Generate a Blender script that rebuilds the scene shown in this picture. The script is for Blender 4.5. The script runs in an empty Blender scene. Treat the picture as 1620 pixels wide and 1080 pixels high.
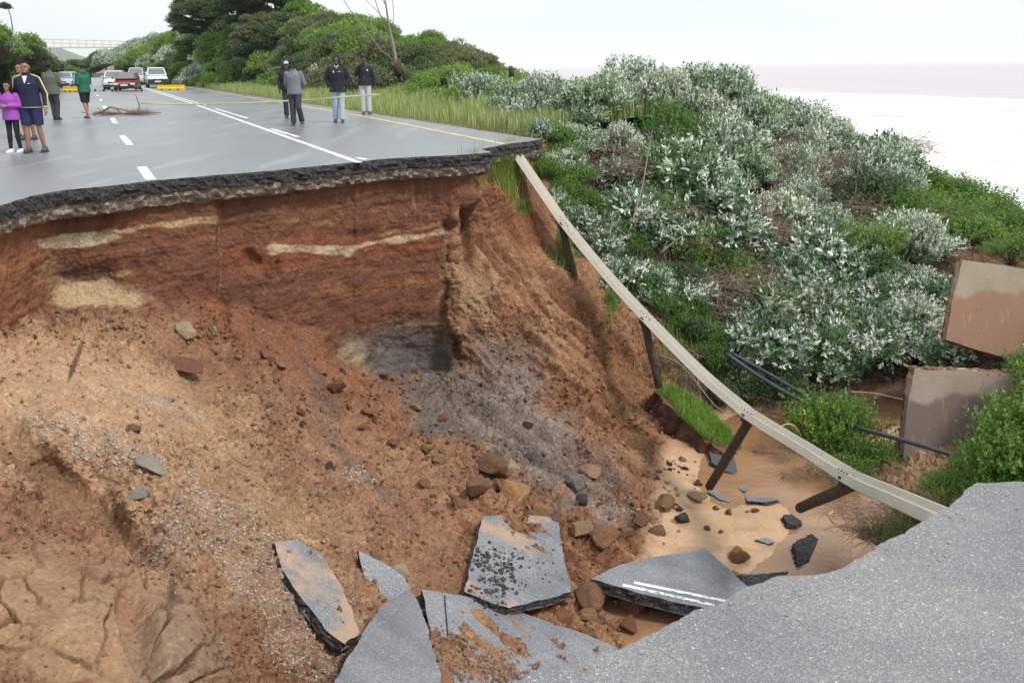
import bpy, bmesh, math, random
import numpy as np
from mathutils import Vector, Matrix
R = math.radians
SC = bpy.context.scene
COL = SC.collection
random.seed(7)
rng = np.random.default_rng(11)

# ------------------------------------------------------------------ camera
F = 1500.0; CAMZ = 1.5
PITCH = math.atan(435.0/F); ROLL = -R(0.71)
CR = Matrix.Rotation(math.pi/2-PITCH, 3, 'X') @ Matrix.Rotation(ROLL, 3, 'Z')
cam = bpy.data.cameras.new('camera'); camo = bpy.data.objects.new('camera', cam); COL.objects.link(camo)
camo.matrix_world = Matrix.Translation((0, 0, CAMZ)) @ CR.to_4x4()
cam.sensor_width = 36.0; cam.lens = 36.0*F/1620.0
cam.clip_start = 0.05; cam.clip_end = 60000
SC.camera = camo

# ------------------------------------------------------------------ world, sun, exposure
SUN_EL, SUN_AZ = R(52), R(125)          # azimuth clockwise from +Y: sun above the sea, a little behind the camera
w = bpy.data.worlds.new('World'); SC.world = w; w.use_nodes = True
nt = w.node_tree; nt.nodes.clear()
sky = nt.nodes.new('ShaderNodeTexSky'); sky.sky_type = 'NISHITA'; sky.sun_disc = False
sky.sun_elevation = SUN_EL; sky.sun_rotation = SUN_AZ; sky.air_density = 1.2; sky.dust_density = 4.0
tc = nt.nodes.new('ShaderNodeTexCoord')
mp = nt.nodes.new('ShaderNodeMapping'); mp.inputs['Scale'].default_value = (1.2, 1.2, 5.0)
nz = nt.nodes.new('ShaderNodeTexNoise'); nz.inputs['Scale'].default_value = 1.6; nz.inputs['Detail'].default_value = 3
nz.inputs['Roughness'].default_value = 0.4
cr = nt.nodes.new('ShaderNodeValToRGB')
cr.color_ramp.elements[0].position = 0.35; cr.color_ramp.elements[0].color = (0.86, 0.945, 0.975, 1)
cr.color_ramp.elements[1].position = 0.62; cr.color_ramp.elements[1].color = (1.0, 1.02, 1.02, 1)
vm = nt.nodes.new('ShaderNodeVectorMath'); vm.operation = 'SCALE'; vm.inputs['Scale'].default_value = 10.2
mx = nt.nodes.new('ShaderNodeMix'); mx.data_type = 'RGBA'; mx.inputs['Factor'].default_value = 0.88
bg = nt.nodes.new('ShaderNodeBackground'); bg.inputs['Strength'].default_value = 0.088
ow = nt.nodes.new('ShaderNodeOutputWorld')
L = nt.links.new
L(tc.outputs['Generated'], mp.inputs['Vector']); L(mp.outputs['Vector'], nz.inputs['Vector']); L(nz.outputs['Fac'], cr.inputs['Fac'])
L(cr.outputs['Color'], vm.inputs[0]); L(sky.outputs['Color'], mx.inputs['A']); L(vm.outputs['Vector'], mx.inputs['B'])
L(mx.outputs['Result'], bg.inputs['Color']); L(bg.outputs['Background'], ow.inputs['Surface'])
sl = bpy.data.lights.new('sun', 'SUN'); sl.energy = 2.3; sl.angle = R(10); sl.color = (1.0, 0.96, 0.9)
so = bpy.data.objects.new('sun', sl); COL.objects.link(so)
sd = Vector((math.sin(SUN_AZ)*math.cos(SUN_EL), math.cos(SUN_AZ)*math.cos(SUN_EL), math.sin(SUN_EL)))
so.rotation_euler = sd.to_track_quat('Z', 'Y').to_euler()
SC.view_settings.view_transform = 'Standard'; SC.view_settings.look = 'None'
SC.cycles.volume_bounces = 4
SC.view_settings.exposure = 0.30; SC.view_settings.gamma = 1.0

# ------------------------------------------------------------------ helpers
NCR = np.array(CR)
def ray(px, py):
    return CR @ Vector(((px-810)/F, -(py-540)/F, -1.0))
def PY(px, py, Y):
    d = ray(px, py); t = Y/d.y
    return Vector((d.x*t, d.y*t, CAMZ+d.z*t))
def PZ(px, py, z=0.0):
    d = ray(px, py); t = (z-CAMZ)/d.z
    return Vector((d.x*t, d.y*t, z))
def tan_z(px, py):                        # z = CAMZ + Y*tan_z
    d = ray(px, py); return d.z/d.y
def rays_np(px, py):
    l = np.stack([(px-810)/F, -(py-540)/F, -np.ones_like(px)], -1)
    return l @ NCR.T
_v = PZ(145, 113.5+1.0, 0); RD = Vector((_v.x, _v.y, 0)).normalized()     # road direction
RN = Vector((RD.y, -RD.x, 0))                                             # to its right (seaward)
def RP(u, s, z=0.0):
    p = RD*u + RN*s; return Vector((p.x, p.y, z))

_perm = np.random.default_rng(3).permutation(256); _perm = np.concatenate([_perm, _perm, _perm])
_g = np.random.default_rng(5).normal(size=(256, 3)); _g /= np.linalg.norm(_g, axis=1)[:, None]
def pn(x, y, z=0.0):
    x, y, z = np.broadcast_arrays(np.asarray(x, float), np.asarray(y, float), np.asarray(z, float))
    xi = np.floor(x).astype(int); yi = np.floor(y).astype(int); zi = np.floor(z).astype(int)
    xf = x-xi; yf = y-yi; zf = z-zi
    xi &= 255; yi &= 255; zi &= 255
    f = lambda t: t*t*t*(t*(t*6-15)+10)
    u, v, ww = f(xf), f(yf), f(zf)
    def gr(dx, dy, dz):
        h = _perm[_perm[_perm[xi+dx]+yi+dy]+zi+dz]; g = _g[h]
        return g[..., 0]*(xf-dx)+g[..., 1]*(yf-dy)+g[..., 2]*(zf-dz)
    def lp(a, b, t): return a+(b-a)*t
    return 1.5*lp(lp(lp(gr(0,0,0), gr(1,0,0), u), lp(gr(0,1,0), gr(1,1,0), u), v),
              lp(lp(gr(0,0,1), gr(1,0,1), u), lp(gr(0,1,1), gr(1,1,1), u), v), ww)
def fbm(x, y, z=0.0, o=4, g=0.5, l=2.03):
    a, s, t = 1.0, 0.0, 0.0
    for i in range(o):
        s = s + a*pn(np.asarray(x)+17.3*i, np.asarray(y)-9.1*i, np.asarray(z)+5.7*i); t += a; a *= g
        x = np.asarray(x)*l; y = np.asarray(y)*l; z = np.asarray(z)*l
    return s/t
def sst(a, b, x):
    t = np.clip((x-a)/(b-a), 0, 1); return t*t*(3-2*t)

def mesh_np(name, V, Fc, mat=None, smooth=True, parent=None, cols=None, link=True):
    """V (n,3); Fc (m,k) one polygon size"""
    me = bpy.data.meshes.new(name)
    V = np.asarray(V, np.float32); Fc = np.asarray(Fc, np.int32)
    me.vertices.add(len(V)); me.vertices.foreach_set('co', V.ravel())
    k = Fc.shape[1]
    me.loops.add(Fc.size); me.loops.foreach_set('vertex_index', Fc.ravel())
    me.polygons.add(len(Fc)); me.polygons.foreach_set('loop_start', np.arange(0, Fc.size, k, dtype=np.int32))
    me.polygons.foreach_set('loop_total', np.full(len(Fc), k, np.int32))
    me.polygons.foreach_set('use_smooth', np.full(len(Fc), smooth))
    me.update(calc_edges=True)
    if cols is not None:
        for nm, c in cols.items():
            c = np.asarray(c, np.float32)
            if c.ndim == 1: c = np.stack([c, c, c], 1)
            at = me.color_attributes.new(nm, 'FLOAT_COLOR', 'POINT')
            at.data.foreach_set('color', np.concatenate([c, np.ones((len(c), 1), np.float32)], 1).ravel())
    if mat is not None:
        for m in (mat if isinstance(mat, (list, tuple)) else [mat]): me.materials.append(m)
    if not link: return me
    o = bpy.data.objects.new(name, me); COL.objects.link(o)
    if parent: o.parent = parent
    return o
def grid_faces(nu, nv):
    i = np.arange(nu-1)[:, None]*nv + np.arange(nv-1)[None, :]
    i = i.ravel(); return np.stack([i, i+nv, i+nv+1, i+1], 1)
def tag(o, label=None, cat=None, group=None, kind=None):
    if label: o['label'] = label
    if cat: o['category'] = cat
    if group: o['group'] = group
    if kind: o['kind'] = kind
    return o
def empty(name, loc, rz=0.0, label=None, cat=None, group=None):
    o = bpy.data.objects.new(name, None); COL.objects.link(o); o.empty_display_size = 0.2
    o.location = loc; o.rotation_euler = (0, 0, rz); return tag(o, label, cat, group)
def bm_obj(name, bm, mat, parent=None, smooth=False):
    me = bpy.data.meshes.new(name); bm.normal_update(); bm.to_mesh(me); bm.free()
    for m in (mat if isinstance(mat, (list, tuple)) else [mat]): me.materials.append(m)
    if smooth:
        for p in me.polygons: p.use_smooth = True
    o = bpy.data.objects.new(name, me); COL.objects.link(o)
    if parent: o.parent = parent
    return o
def tube(pts, rad, n=8, bm=None, cap=True):
    own = bm if bm is not None else bmesh.new()
    pts = [Vector(p) for p in pts]; rs = rad if isinstance(rad, (list, tuple)) else [rad]*len(pts)
    prev = None; t0 = (pts[1]-pts[0]).normalized()
    up = Vector((0, 0, 1)) if abs(t0.z) < 0.9 else Vector((1, 0, 0))
    nrm = t0.cross(up).normalized()
    rings = []
    for i, p in enumerate(pts):
        t = (pts[min(i+1, len(pts)-1)]-pts[max(i-1, 0)]).normalized()
        nrm = (nrm - t*nrm.dot(t)).normalized(); b = t.cross(nrm)
        ring = [own.verts.new(p + (nrm*math.cos(2*math.pi*k/n)+b*math.sin(2*math.pi*k/n))*rs[i]) for k in range(n)]
        if rings:
            for k in range(n):
                own.faces.new((rings[-1][k], rings[-1][(k+1) % n], ring[(k+1) % n], ring[k]))
        rings.append(ring)
    if cap and n > 2:
        own.faces.new(list(reversed(rings[0]))); own.faces.new(rings[-1])
    return own
def flat_poly(name, loop, mat, z=0.0):
    from mathutils.geometry import delaunay_2d_cdt
    n = len(loop); r = delaunay_2d_cdt([Vector((p.x, p.y)) for p in loop], [(i, (i+1) % n) for i in range(n)], [list(range(n))], 1, 1e-5)
    V = np.array([(p.x, p.y, z) for p in r[0]]); Fc = []
    for f in r[2]:
        a, b, c = [Vector(V[i]) for i in f[:3]]
        Fc.append(list(f) if (b-a).cross(c-a).z > 0 else list(reversed(f)))
    return mesh_np(name, V, np.array(Fc), mat, False)
def box(bm, c, s, rot=None, bev=0.0):
    r = bmesh.ops.create_cube(bm, size=1.0)
    vs = r['verts']
    bmesh.ops.scale(bm, vec=s, verts=vs)
    if bev > 0:
        es = list({e for v in vs for e in v.link_edges})
        rr = bmesh.ops.bevel(bm, geom=es, offset=bev, segments=2, affect='EDGES', profile=0.7)
        vs = list({v for v in rr['verts']} | {v for v in vs if v.is_valid})
    if rot is not None: bmesh.ops.rotate(bm, cent=(0, 0, 0), matrix=rot, verts=vs)
    bmesh.ops.translate(bm, vec=c, verts=vs)
    return vs

# ------------------------------------------------------------------ materials
class N:
    def __init__(s, name):
        s.m = bpy.data.materials.new(name); s.m.use_nodes = True; s.t = s.m.node_tree
        s.t.nodes.clear(); s.o = s.t.nodes.new('ShaderNodeOutputMaterial')
        s.b = s.t.nodes.new('ShaderNodeBsdfPrincipled'); s.l(s.b.outputs[0], s.o.inputs['Surface'])
    def n(s, ty, **kw):
        x = s.t.nodes.new('ShaderNode'+ty)
        for k, v in kw.items():
            if k in x.inputs: x.inputs[k].default_value = v
            else: setattr(x, k, v)
        return x
    def l(s, a, b): s.t.links.new(a, b)
    def co(s, scale=(1, 1, 1)):
        g = s.n('TexCoord'); m = s.n('Mapping'); m.inputs['Scale'].default_value = scale
        s.l(g.outputs['Object'], m.inputs['Vector']); return m.outputs['Vector']
    def noise(s, scale, detail=4, rough=0.55, vec=None, out='Fac'):
        x = s.n('TexNoise', Scale=scale, Detail=detail, Roughness=rough)
        s.l(vec if vec is not None else s.co(), x.inputs['Vector']); return x.outputs[out]
    def vor(s, scale, feature='F1', vec=None, out='Distance', rnd=1.0):
        x = s.n('TexVoronoi', Scale=scale, feature=feature, Randomness=rnd)
        s.l(vec if vec is not None else s.co(), x.inputs['Vector']); return x.outputs[out]
    def ramp(s, fac, stops, interp='LINEAR'):
        x = s.n('ValToRGB'); e = x.color_ramp.elements; x.color_ramp.interpolation = interp
        while len(e) < len(stops): e.new(0.5)
        for i, (p, c) in enumerate(stops):
            e[i].position = p; e[i].color = (*c, 1) if len(c) == 3 else c
        s.l(fac, x.inputs['Fac']); return x.outputs['Color']
    def rf(s, fac, a, b, lo=0.0, hi=1.0):
        x = s.n('MapRange'); x.inputs['From Min'].default_value = a; x.inputs['From Max'].default_value = b
        x.inputs['To Min'].default_value = lo; x.inputs['To Max'].default_value = hi
        s.l(fac, x.inputs['Value']); return x.outputs['Result']
    def mix(s, f, a, b, mode='MIX'):
        x = s.n('Mix', data_type='RGBA', blend_type=mode)
        for nm, v in (('Factor', f), ('A', a), ('B', b)):
            if hasattr(v, 'is_output') or hasattr(v, 'links'): s.l(v, x.inputs[nm] if nm != 'Factor' else x.inputs['Factor'])
            elif nm == 'Factor': x.inputs['Factor'].default_value = v
            else: x.inputs[nm].default_value = (*v, 1)
        return x.outputs['Result']
    def math(s, op, a, b=None):
        x = s.n('Math', operation=op)
        for i, v in enumerate((a, b)):
            if v is None: continue
            if hasattr(v, 'links'): s.l(v, x.inputs[i])
            else: x.inputs[i].default_value = v
        return x.outputs[0]
    def n_wet(s, w_):
        x = s.n('SeparateColor'); s.l(w_, x.inputs[0]); return x.outputs[1]
    def attr(s, name):
        x = s.n('Attribute'); x.attribute_name = name; return x.outputs['Color']
    def bump(s, h, strength=0.5, dist=0.02, nrm=None):
        x = s.n('Bump', Strength=strength, Distance=dist); s.l(h, x.inputs['Height'])
        if nrm is not None: s.l(nrm, x.inputs['Normal'])
        return x.outputs['Normal']
    def fin(s, col=None, rough=0.6, nrm=None, spec=0.5, metal=0.0):
        if col is not None:
            if hasattr(col, 'links'): s.l(col, s.b.inputs['Base Color'])
            else: s.b.inputs['Base Color'].default_value = (*col, 1)
        if hasattr(rough, 'links'): s.l(rough, s.b.inputs['Roughness'])
        else: s.b.inputs['Roughness'].default_value = rough
        if nrm is not None: s.l(nrm, s.b.inputs['Normal'])
        s.b.inputs['Specular IOR Level'].default_value = spec; s.b.inputs['Metallic'].default_value = metal
        return s.m
def simple(name, col, rough=0.6, var=0.15, scale=8.0, bump=0.0, metal=0.0, spec=0.5):
    s = N(name); v = s.co(); n = s.noise(scale, 5, 0.6, v)
    c = s.mix(n, tuple(x*(1-var) for x in col), tuple(min(1, x*(1+var)) for x in col))
    nr = s.bump(s.noise(scale*4, 4, 0.6, v), bump, 0.01) if bump else None
    return s.fin(c, rough, nr, spec, metal)

def mat_earth(name='wet_earth'):
    s = N(name); v = s.co(); base = s.attr('Col'); wet = s.attr('Wet')
    n1 = s.noise(3.0, 6, 0.65, v); n2 = s.noise(22.0, 6, 0.7, v); n3 = s.noise(70.0, 3, 0.6, v)
    c = s.mix(s.rf(n1, .3, .7), s.mix(1.0, base, (0.72, 0.66, 0.62), 'MULTIPLY'), s.mix(1.0, base, (1.18, 1.18, 1.16), 'MULTIPLY'))
    c = s.mix(s.rf(n2, .36, .64), s.mix(1.0, c, (0.66, 0.60, 0.57), 'MULTIPLY'), s.mix(1.0, c, (1.14, 1.15, 1.17), 'MULTIPLY'))
    sp = s.vor(38.0, vec=v, out='Color')
    spk = s.n('SeparateColor'); s.l(sp, spk.inputs[0])
    c = s.mix(s.rf(spk.outputs[0], .93, .95), c, s.mix(1.0, c, (1.35, 1.4, 1.45), 'MULTIPLY'))
    c = s.mix(s.rf(spk.outputs[1], .93, .96), c, s.mix(1.0, c, (0.6, 0.56, 0.56), 'MULTIPLY'))
    h = s.math('ADD', s.math('MULTIPLY', n2, 0.7), s.math('MULTIPLY', n3, 0.25))
    h = s.math('ADD', h, s.math('MULTIPLY', s.vor(16.0, vec=v), -0.5))
    c = s.mix(s.math('MULTIPLY', s.n_wet(wet), .75), c, base)
    ro = s.n('SeparateColor'); s.l(wet, ro.inputs[0])
    wsep = s.n('SeparateColor'); s.l(wet, wsep.inputs[0]); dry = s.math('SUBTRACT', 1.0, s.math('MULTIPLY', wsep.outputs[1], .85))
    h = s.math('MULTIPLY', h, dry); nr = s.bump(h, 0.75, 0.05)
    return s.fin(c, s.rf(ro.outputs[0], 0, 1, 0.95, 0.35), nr, 0.3)
def mat_rock(name, a, b, dark=(0.05, 0.035, 0.03)):
    s = N(name); v = s.co(); n1 = s.noise(4.0, 6, 0.65, v); n2 = s.noise(30.0, 5, 0.7, v)
    inf = s.n('ObjectInfo')
    c = s.mix(s.rf(n1, .35, .65), a, b)
    c = s.mix(s.rf(n2, .52, .75), c, s.mix(1.0, c, (0.5, 0.45, 0.42), 'MULTIPLY'))
    c = s.mix(1.0, c, s.ramp(inf.outputs['Random'], [(0, (.72, .70, .70)), (.5, (1, 1, 1)), (1, (1.15, 1.08, 1.0))]), 'MULTIPLY')
    h = s.math('ADD', n2, s.math('MULTIPLY', s.vor(20, vec=v), -0.3))
    return s.fin(c, 0.9, s.bump(h, 0.9, 0.06), 0.3)
def mat_asphalt_far():
    s = N('wet_asphalt'); v = s.co(); n = s.noise(0.35, 4, 0.6, s.co((1.0, 0.35, 1))); n2 = s.noise(60, 3, 0.6, v)
    c = s.mix(n, (0.165, 0.175, 0.195), (0.235, 0.245, 0.265)); c = s.mix(s.rf(n2, .4, .6), s.mix(1.0, c, (.8, .8, .8), 'MULTIPLY'), c)
    tr = s.noise(2.2, 3, .5, s.co((1, .12, 1)))
    c = s.mix(s.rf(tr, .55, .75), c, (0.28, 0.285, 0.30))
    return s.fin(c, s.rf(n, .35, .65, 0.26, 0.42), s.bump(n2, 0.12, 0.004), 0.5)
def mat_asphalt_near(name='coarse_asphalt', bright=1.0, wet=0.0, scale=1.0, red=1.0):
    s = N(name); v = s.co()
    warp = s.n('VectorMath', operation='ADD'); nw = s.n('TexNoise', Scale=120.0*scale, Detail=2.0); s.l(v, nw.inputs['Vector'])
    sc = s.n('VectorMath', operation='SCALE'); s.l(nw.outputs['Color'], sc.inputs[0]); sc.inputs['Scale'].default_value = 0.012/scale
    s.l(v, warp.inputs[0]); s.l(sc.outputs[0], warp.inputs[1]); vv = warp.outputs[0]
    vc = s.n('TexVoronoi', Scale=150.0*scale); s.l(vv, vc.inputs['Vector'])
    sep = s.n('SeparateColor'); s.l(vc.outputs['Color'], sep.inputs[0])
    b = bright
    c = s.ramp(sep.outputs[0], [(0.0, (.165*b, .168*b, .175*b)), (.35, (.20*b, .204*b, .212*b)), (.65, (.228*b, .231*b, .238*b)),
         (.88, (.265*b, .266*b, .27*b)), (.97, (.34*b, .337*b, .333*b)), (1.0, (.52*b, .51*b, .50*b))])
    pink = s.rf(sep.outputs[1], .86, .9, 0, 0.8*red); c = s.mix(pink, c, (.29*b, .205*b, .195*b))
    binder = s.rf(vc.outputs['Distance'], .40, .62); c = s.mix(binder, c, (.150*b, .153*b, .162*b))
    big = s.noise(1.3, 6, 0.65, v); c = s.mix(s.rf(big, .35, .65), s.mix(1.0, c, (.76, .78, .81), 'MULTIPLY'), s.mix(1.0, c, (1.14, 1.12, 1.09), 'MULTIPLY'))
    st_ = s.noise(5.0, 5, .7, v); c = s.mix(s.rf(st_, .60, .74, 0, .45), c, (.24*b, .20*b, .165*b))
    h = s.math('ADD', s.math('MULTIPLY', vc.outputs['Distance'], -1.0), s.math('MULTIPLY', s.noise(40, 4, .6, v), .6))
    return s.fin(c, s.rf(big, .3, .7, 0.62-wet, 0.78-wet), s.bump(h, 0.6, 0.006), 0.5)
def mat_broken(name, a, b, sc=28.0):
    s = N(name); v = s.co(); vc = s.n('TexVoronoi', Scale=sc); s.l(v, vc.inputs['Vector'])
    sep = s.n('SeparateColor'); s.l(vc.outputs['Color'], sep.inputs[0])
    n = s.noise(sc*.5, 5, .7, v)
    c = s.mix(s.rf(sep.outputs[0], 0, 1), a, b); c = s.mix(s.rf(n, .35, .6), s.mix(1.0, c, (.5, .48, .47), 'MULTIPLY'), c)
    h = s.math('ADD', n, s.math('MULTIPLY', vc.outputs['Distance'], -.6))
    return s.fin(c, .8, s.bump(h, .9, .04), .4)
def mat_leaf(name, top, under, var=0.35, trans=0.25, rough=0.45):
    s = N(name); t = s.attr('Tint'); g = s.n('NewGeometry')
    sep = s.n('SeparateColor'); s.l(t, sep.inputs[0])
    c = s.mix(g.outputs['Backfacing'], top, under)
    inf = s.n('ObjectInfo')
    c = s.mix(1.0, c, s.ramp(sep.outputs[0], [(0, (1-var, 1-var*.9, 1-var)), (1, (1+var, 1+var, 1+var*.6))]), 'MULTIPLY')
    c = s.mix(s.rf(sep.outputs[1], .9, .93, 0, .85), c, (.26, .17, .07))
    c = s.mix(1.0, c, s.ramp(inf.outputs['Random'], [(0, (.66, .78, .58)), (.5, (.95, .97, .93)), (1, (1.22, 1.13, 1.10))]), 'MULTIPLY')
    s.fin(c, rough, None, .35)
    tr = s.n('BsdfTranslucent'); s.l(c, tr.inputs['Color']); m = s.n('MixShader', Fac=trans)
    s.l(s.b.outputs[0], m.inputs[1]); s.l(tr.outputs[0], m.inputs[2]); s.l(m.outputs[0], s.o.inputs['Surface'])
    return s.m
M = {}
M['earth'] = mat_earth()
M['far_asphalt'] = mat_asphalt_far()
M['near_asphalt'] = mat_asphalt_near(bright=1.25)
M['slab_asphalt'] = mat_asphalt_near('slab_asphalt', 0.5, 0.12, 1.6, 0.25)
M['broken_asphalt'] = mat_broken('broken_asphalt', (.020, .020, .023), (.075, .075, .08))
M['base_course'] = mat_broken('base_course', (.17, .14, .115), (.37, .31, .255), 18)
def mat_paint(name, col):
    s = N(name); v = s.co(); n = s.noise(14, 5, .75, v); n2 = s.noise(2.5, 4, .6, v)
    c = s.mix(s.rf(s.math('ADD', n, s.math('MULTIPLY', n2, .5)), .76, .90), col, (.2, .2, .21)); return s.fin(c, .5)
M['white_paint'] = mat_paint('road_paint_white', (.78, .79, .78))
M['yellow_paint'] = mat_paint('road_paint_yellow', (.75, .58, .25))
M['ground'] = simple('verge_soil', (.22, .21, .10), .95, .35, 1.2, .5)
# ================================================================== SETTING
# ---- pit: wall, talus and gully floor as one continuous sheet
ZW = -5.0                                   # level of the muddy water
EDGE = [(-420, 440), (-250, 395), (-120, 357), (0, 325), (50, 310), (100, 301), (183, 293), (240, 286), (330, 278), (430, 270), (540, 259),
        (600, 252), (660, 248), (715, 246), (777, 241)]
ex = np.array([e[0] for e in EDGE], float); eY = np.array([PZ(*e).y for e in EDGE])
ctrl = []
def cy(px, py, Y): ctrl.append((px, py, Y))
def cz(px, py, z): ctrl.append((px, py, (z-CAMZ)/tan_z(px, py)))
for a in [(-160,560,-1.45),(0,535,-1.55),(100,500,-1.6),(200,495,-1.75),(300,495,-1.95),(400,505,-2.3),(500,525,-2.75),(560,585,-3.4),(640,605,-3.75),(700,590,-3.85),
          (-160,680,-1.7),(0,620,-1.8),(100,620,-1.95),(0,700,-1.95),(0,780,-1.85),(100,700,-2.1),(60,770,-2.35),(150,850,-2.6),(220,900,-2.65),(0,860,-1.95),(0,960,-1.95),(0,1080,-2.15),(-160,900,-1.7),(-160,1150,-2.1),
          (120,930,-2.1),(200,1000,-2.2),(300,1060,-2.5),(200,1150,-2.4),(370,1080,-3.0),(330,950,-2.75),(200,620,-2.2),(300,600,-2.55),(200,720,-2.35),(300,720,-2.65),(250,800,-2.55),(350,850,-2.85),
          (400,620,-2.9),(400,720,-3.05),(500,640,-3.35),(500,740,-3.45),(600,680,-3.8),(600,780,-3.85),(480,850,-3.3),(450,950,-3.2),(500,1000,-3.35),(500,1150,-3.6),(600,880,-3.75),(600,1000,-3.75),(650,1150,-3.9),
          (700,700,-4.0),(700,800,-4.1),(700,900,-4.05),(760,1000,-4.1),(800,880,-4.3),(800,780,-4.25),(800,700,-4.2),(900,800,-4.55),(900,900,-4.6),(900,1000,-4.8),(850,1150,-4.6),
          (1000,780,-4.75),(1000,900,-4.95),(1050,1000,-5.15),(1100,800,-4.93),(1150,850,-4.93),(1250,830,-4.97),(1200,900,-4.99),(1250,900,-5.1),(1330,860,-5.25),(1250,1050,-5.3),(1200,760,-5.05),(1250,720,-5.12),(1310,760,-5.1),(1330,790,-5.12),
          (1150,770,-5.08),(1400,820,-4.9),(1400,760,-4.75),(1450,700,-4.75),(1390,650,-5.08),(1450,620,-5.05),(1550,700,-4.4),(1620,760,-4.0),(1550,850,-4.5),(1500,1000,-5.0),(1800,1150,-4.5),(1800,800,-3.8),
          (1060,725,-4.9),(1100,705,-4.9),(1350,660,-5.02)]:
    cz(*a)
for a in [(2150,480,20.0),(2150,600,15.0),(2150,800,10.5),(2150,1150,7.5)]: cy(*a)
for a in [(735,480,17.0),(750,400,17.6),(770,300,18.6),(790,250,19.6),(800,350,18.7),(850,260,21.3),(850,400,18.4),(780,450,17.3),(750,560,16.3),(800,550,16.6),(800,620,15.6),(850,500,17.3),
          (893,372,19.6),(900,450,18.2),(910,550,16.8),(900,640,15.6),(950,480,18.0),(960,600,16.4),(960,690,15.0),(1022,515,17.9),(1020,610,16.8),(1040,680,15.7),
          (900,310,21.0),(900,220,24.0),(980,400,20.3),(1000,300,22.6),(1000,200,26.0),(1080,480,19.4),(1100,350,22.0),(1100,200,27.0),(1100,580,17.9),(1130,650,17.0),(1180,700,16.2),(1200,500,20.0),
          (1200,620,17.8),(1300,600,18.2),(1400,590,18.4),(1300,450,21.5),(1300,320,25.5),(1220,230,30.0),(1400,300,29.0),(1450,500,19.5),(1450,400,23.5),(1500,330,29.0),(1600,400,25.0),(1600,520,17.5),(1540,600,16.0),
          (1620,640,14.5),(1800,500,18.0),(1800,420,25.0)]:
    cy(*a)
ctrl = np.array(ctrl)
K = len(ctrl)
def tps(r2): return 0.5*r2*np.log(r2+1e-9)
A = ctrl[:, :2]/100.0
Km = tps(((A[:, None]-A[None])**2).sum(-1)) + np.eye(K)*0.02
Pm = np.concatenate([np.ones((K, 1)), A], 1)
S = np.block([[Km, Pm], [Pm.T, np.zeros((3, 3))]])
W = np.linalg.solve(S, np.concatenate([1.0/ctrl[:, 2], np.zeros(3)]))
def slopeY(px, py):
    q = np.stack([px, py], -1).reshape(-1, 2)/100.0; out = np.empty(len(q))
    for i in range(0, len(q), 60000):
        b = q[i:i+60000]; out[i:i+60000] = tps(((b[:, None]-A[None])**2).sum(-1)) @ W[:K] + W[K] + b @ W[K+1:]
    return (1.0/np.clip(out, 1/60, 1/2.5)).reshape(px.shape)
BASEL = np.array([(-500,620),(-160,560),(0,532),(60,512),(120,500),(200,488),(330,490),(400,500),(480,520),(540,565),(580,592),(640,606),(690,596),(720,560)], float)
CORN = np.array([(245,762),(300,752),(350,722),(400,712),(480,702),(540,716),(600,735)], float)   # y -> x of the corner
def wallmask(px, py, w=7.0):
    n = 20*pn(px/42, py/42, 3.3) + 9*pn(px/14, py/14, 8.3)
    yb = np.interp(px, BASEL[:, 0], BASEL[:, 1]) + n
    xc = np.interp(py, CORN[:, 0], CORN[:, 1]) + 1.1*n
    return sst(1.7*w, -1.7*w, py-yb)*sst(w, -w, px-xc)
CREST = np.array([(-450,448),(-120,372),(0,335),(100,309),(240,294),(430,277),(600,259),(715,252),(777,246),(800,236),(855,224),(880,214),(950,190),(1100,183),(1210,205),(1300,228),(1400,262),(1500,303),(1620,372),(1850,470)], float)
def baseY(px, py):
    ys = slopeY(px, py)
    e = np.interp(px, ex, eY)
    yb = np.interp(px, BASEL[:, 0], BASEL[:, 1]); f = np.clip((py-np.interp(px, CREST[:, 0], CREST[:, 1]))/(yb-np.interp(px, CREST[:, 0], CREST[:, 1])+1e-6), 0, 1)
    step = -0.20*sst(347, 341, px)*sst(150, 300, px) + 0.10*sst(566, 556, px) + 0.18*pn(px/70, 1.7, py/400) - 0.25*sst(60, 20, px)*f
    hollow = 0.18*np.exp(-(((px-635)/75)**2+((py-560)/45)**2)) + 0.22*np.exp(-(((px-130)/60)**2+((py-445)/30)**2))
    yw = e + 0.28 + step*0.7 - 0.22*f + hollow
    m = wallmask(px, py)
    return ys*(1-m) + yw*m, m
def surf(px, py):
    """point of the undisplaced pit surface seen at a pixel"""
    a = np.array([[float(px)]]); b = np.array([[float(py)]]); Y, m = baseY(a, b)
    return PY(px, py, float(Y[0, 0]))

nu, nv = 960, 520
ux = np.concatenate([np.linspace(-300, 1700, 860), np.linspace(1705, 2150, 100)])
vt = np.linspace(0, 1, nv)
U = np.repeat(ux[:, None], nv, 1)
top = np.interp(ux, CREST[:, 0], CREST[:, 1])
VV = top[:, None] + (1170-top[:, None])*vt[None, :]
Yb, WM = baseY(U, VV)
D = rays_np(U, VV); T = Yb/D[..., 1]
Pw = D*T[..., None]; Pw[..., 2] += CAMZ
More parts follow.
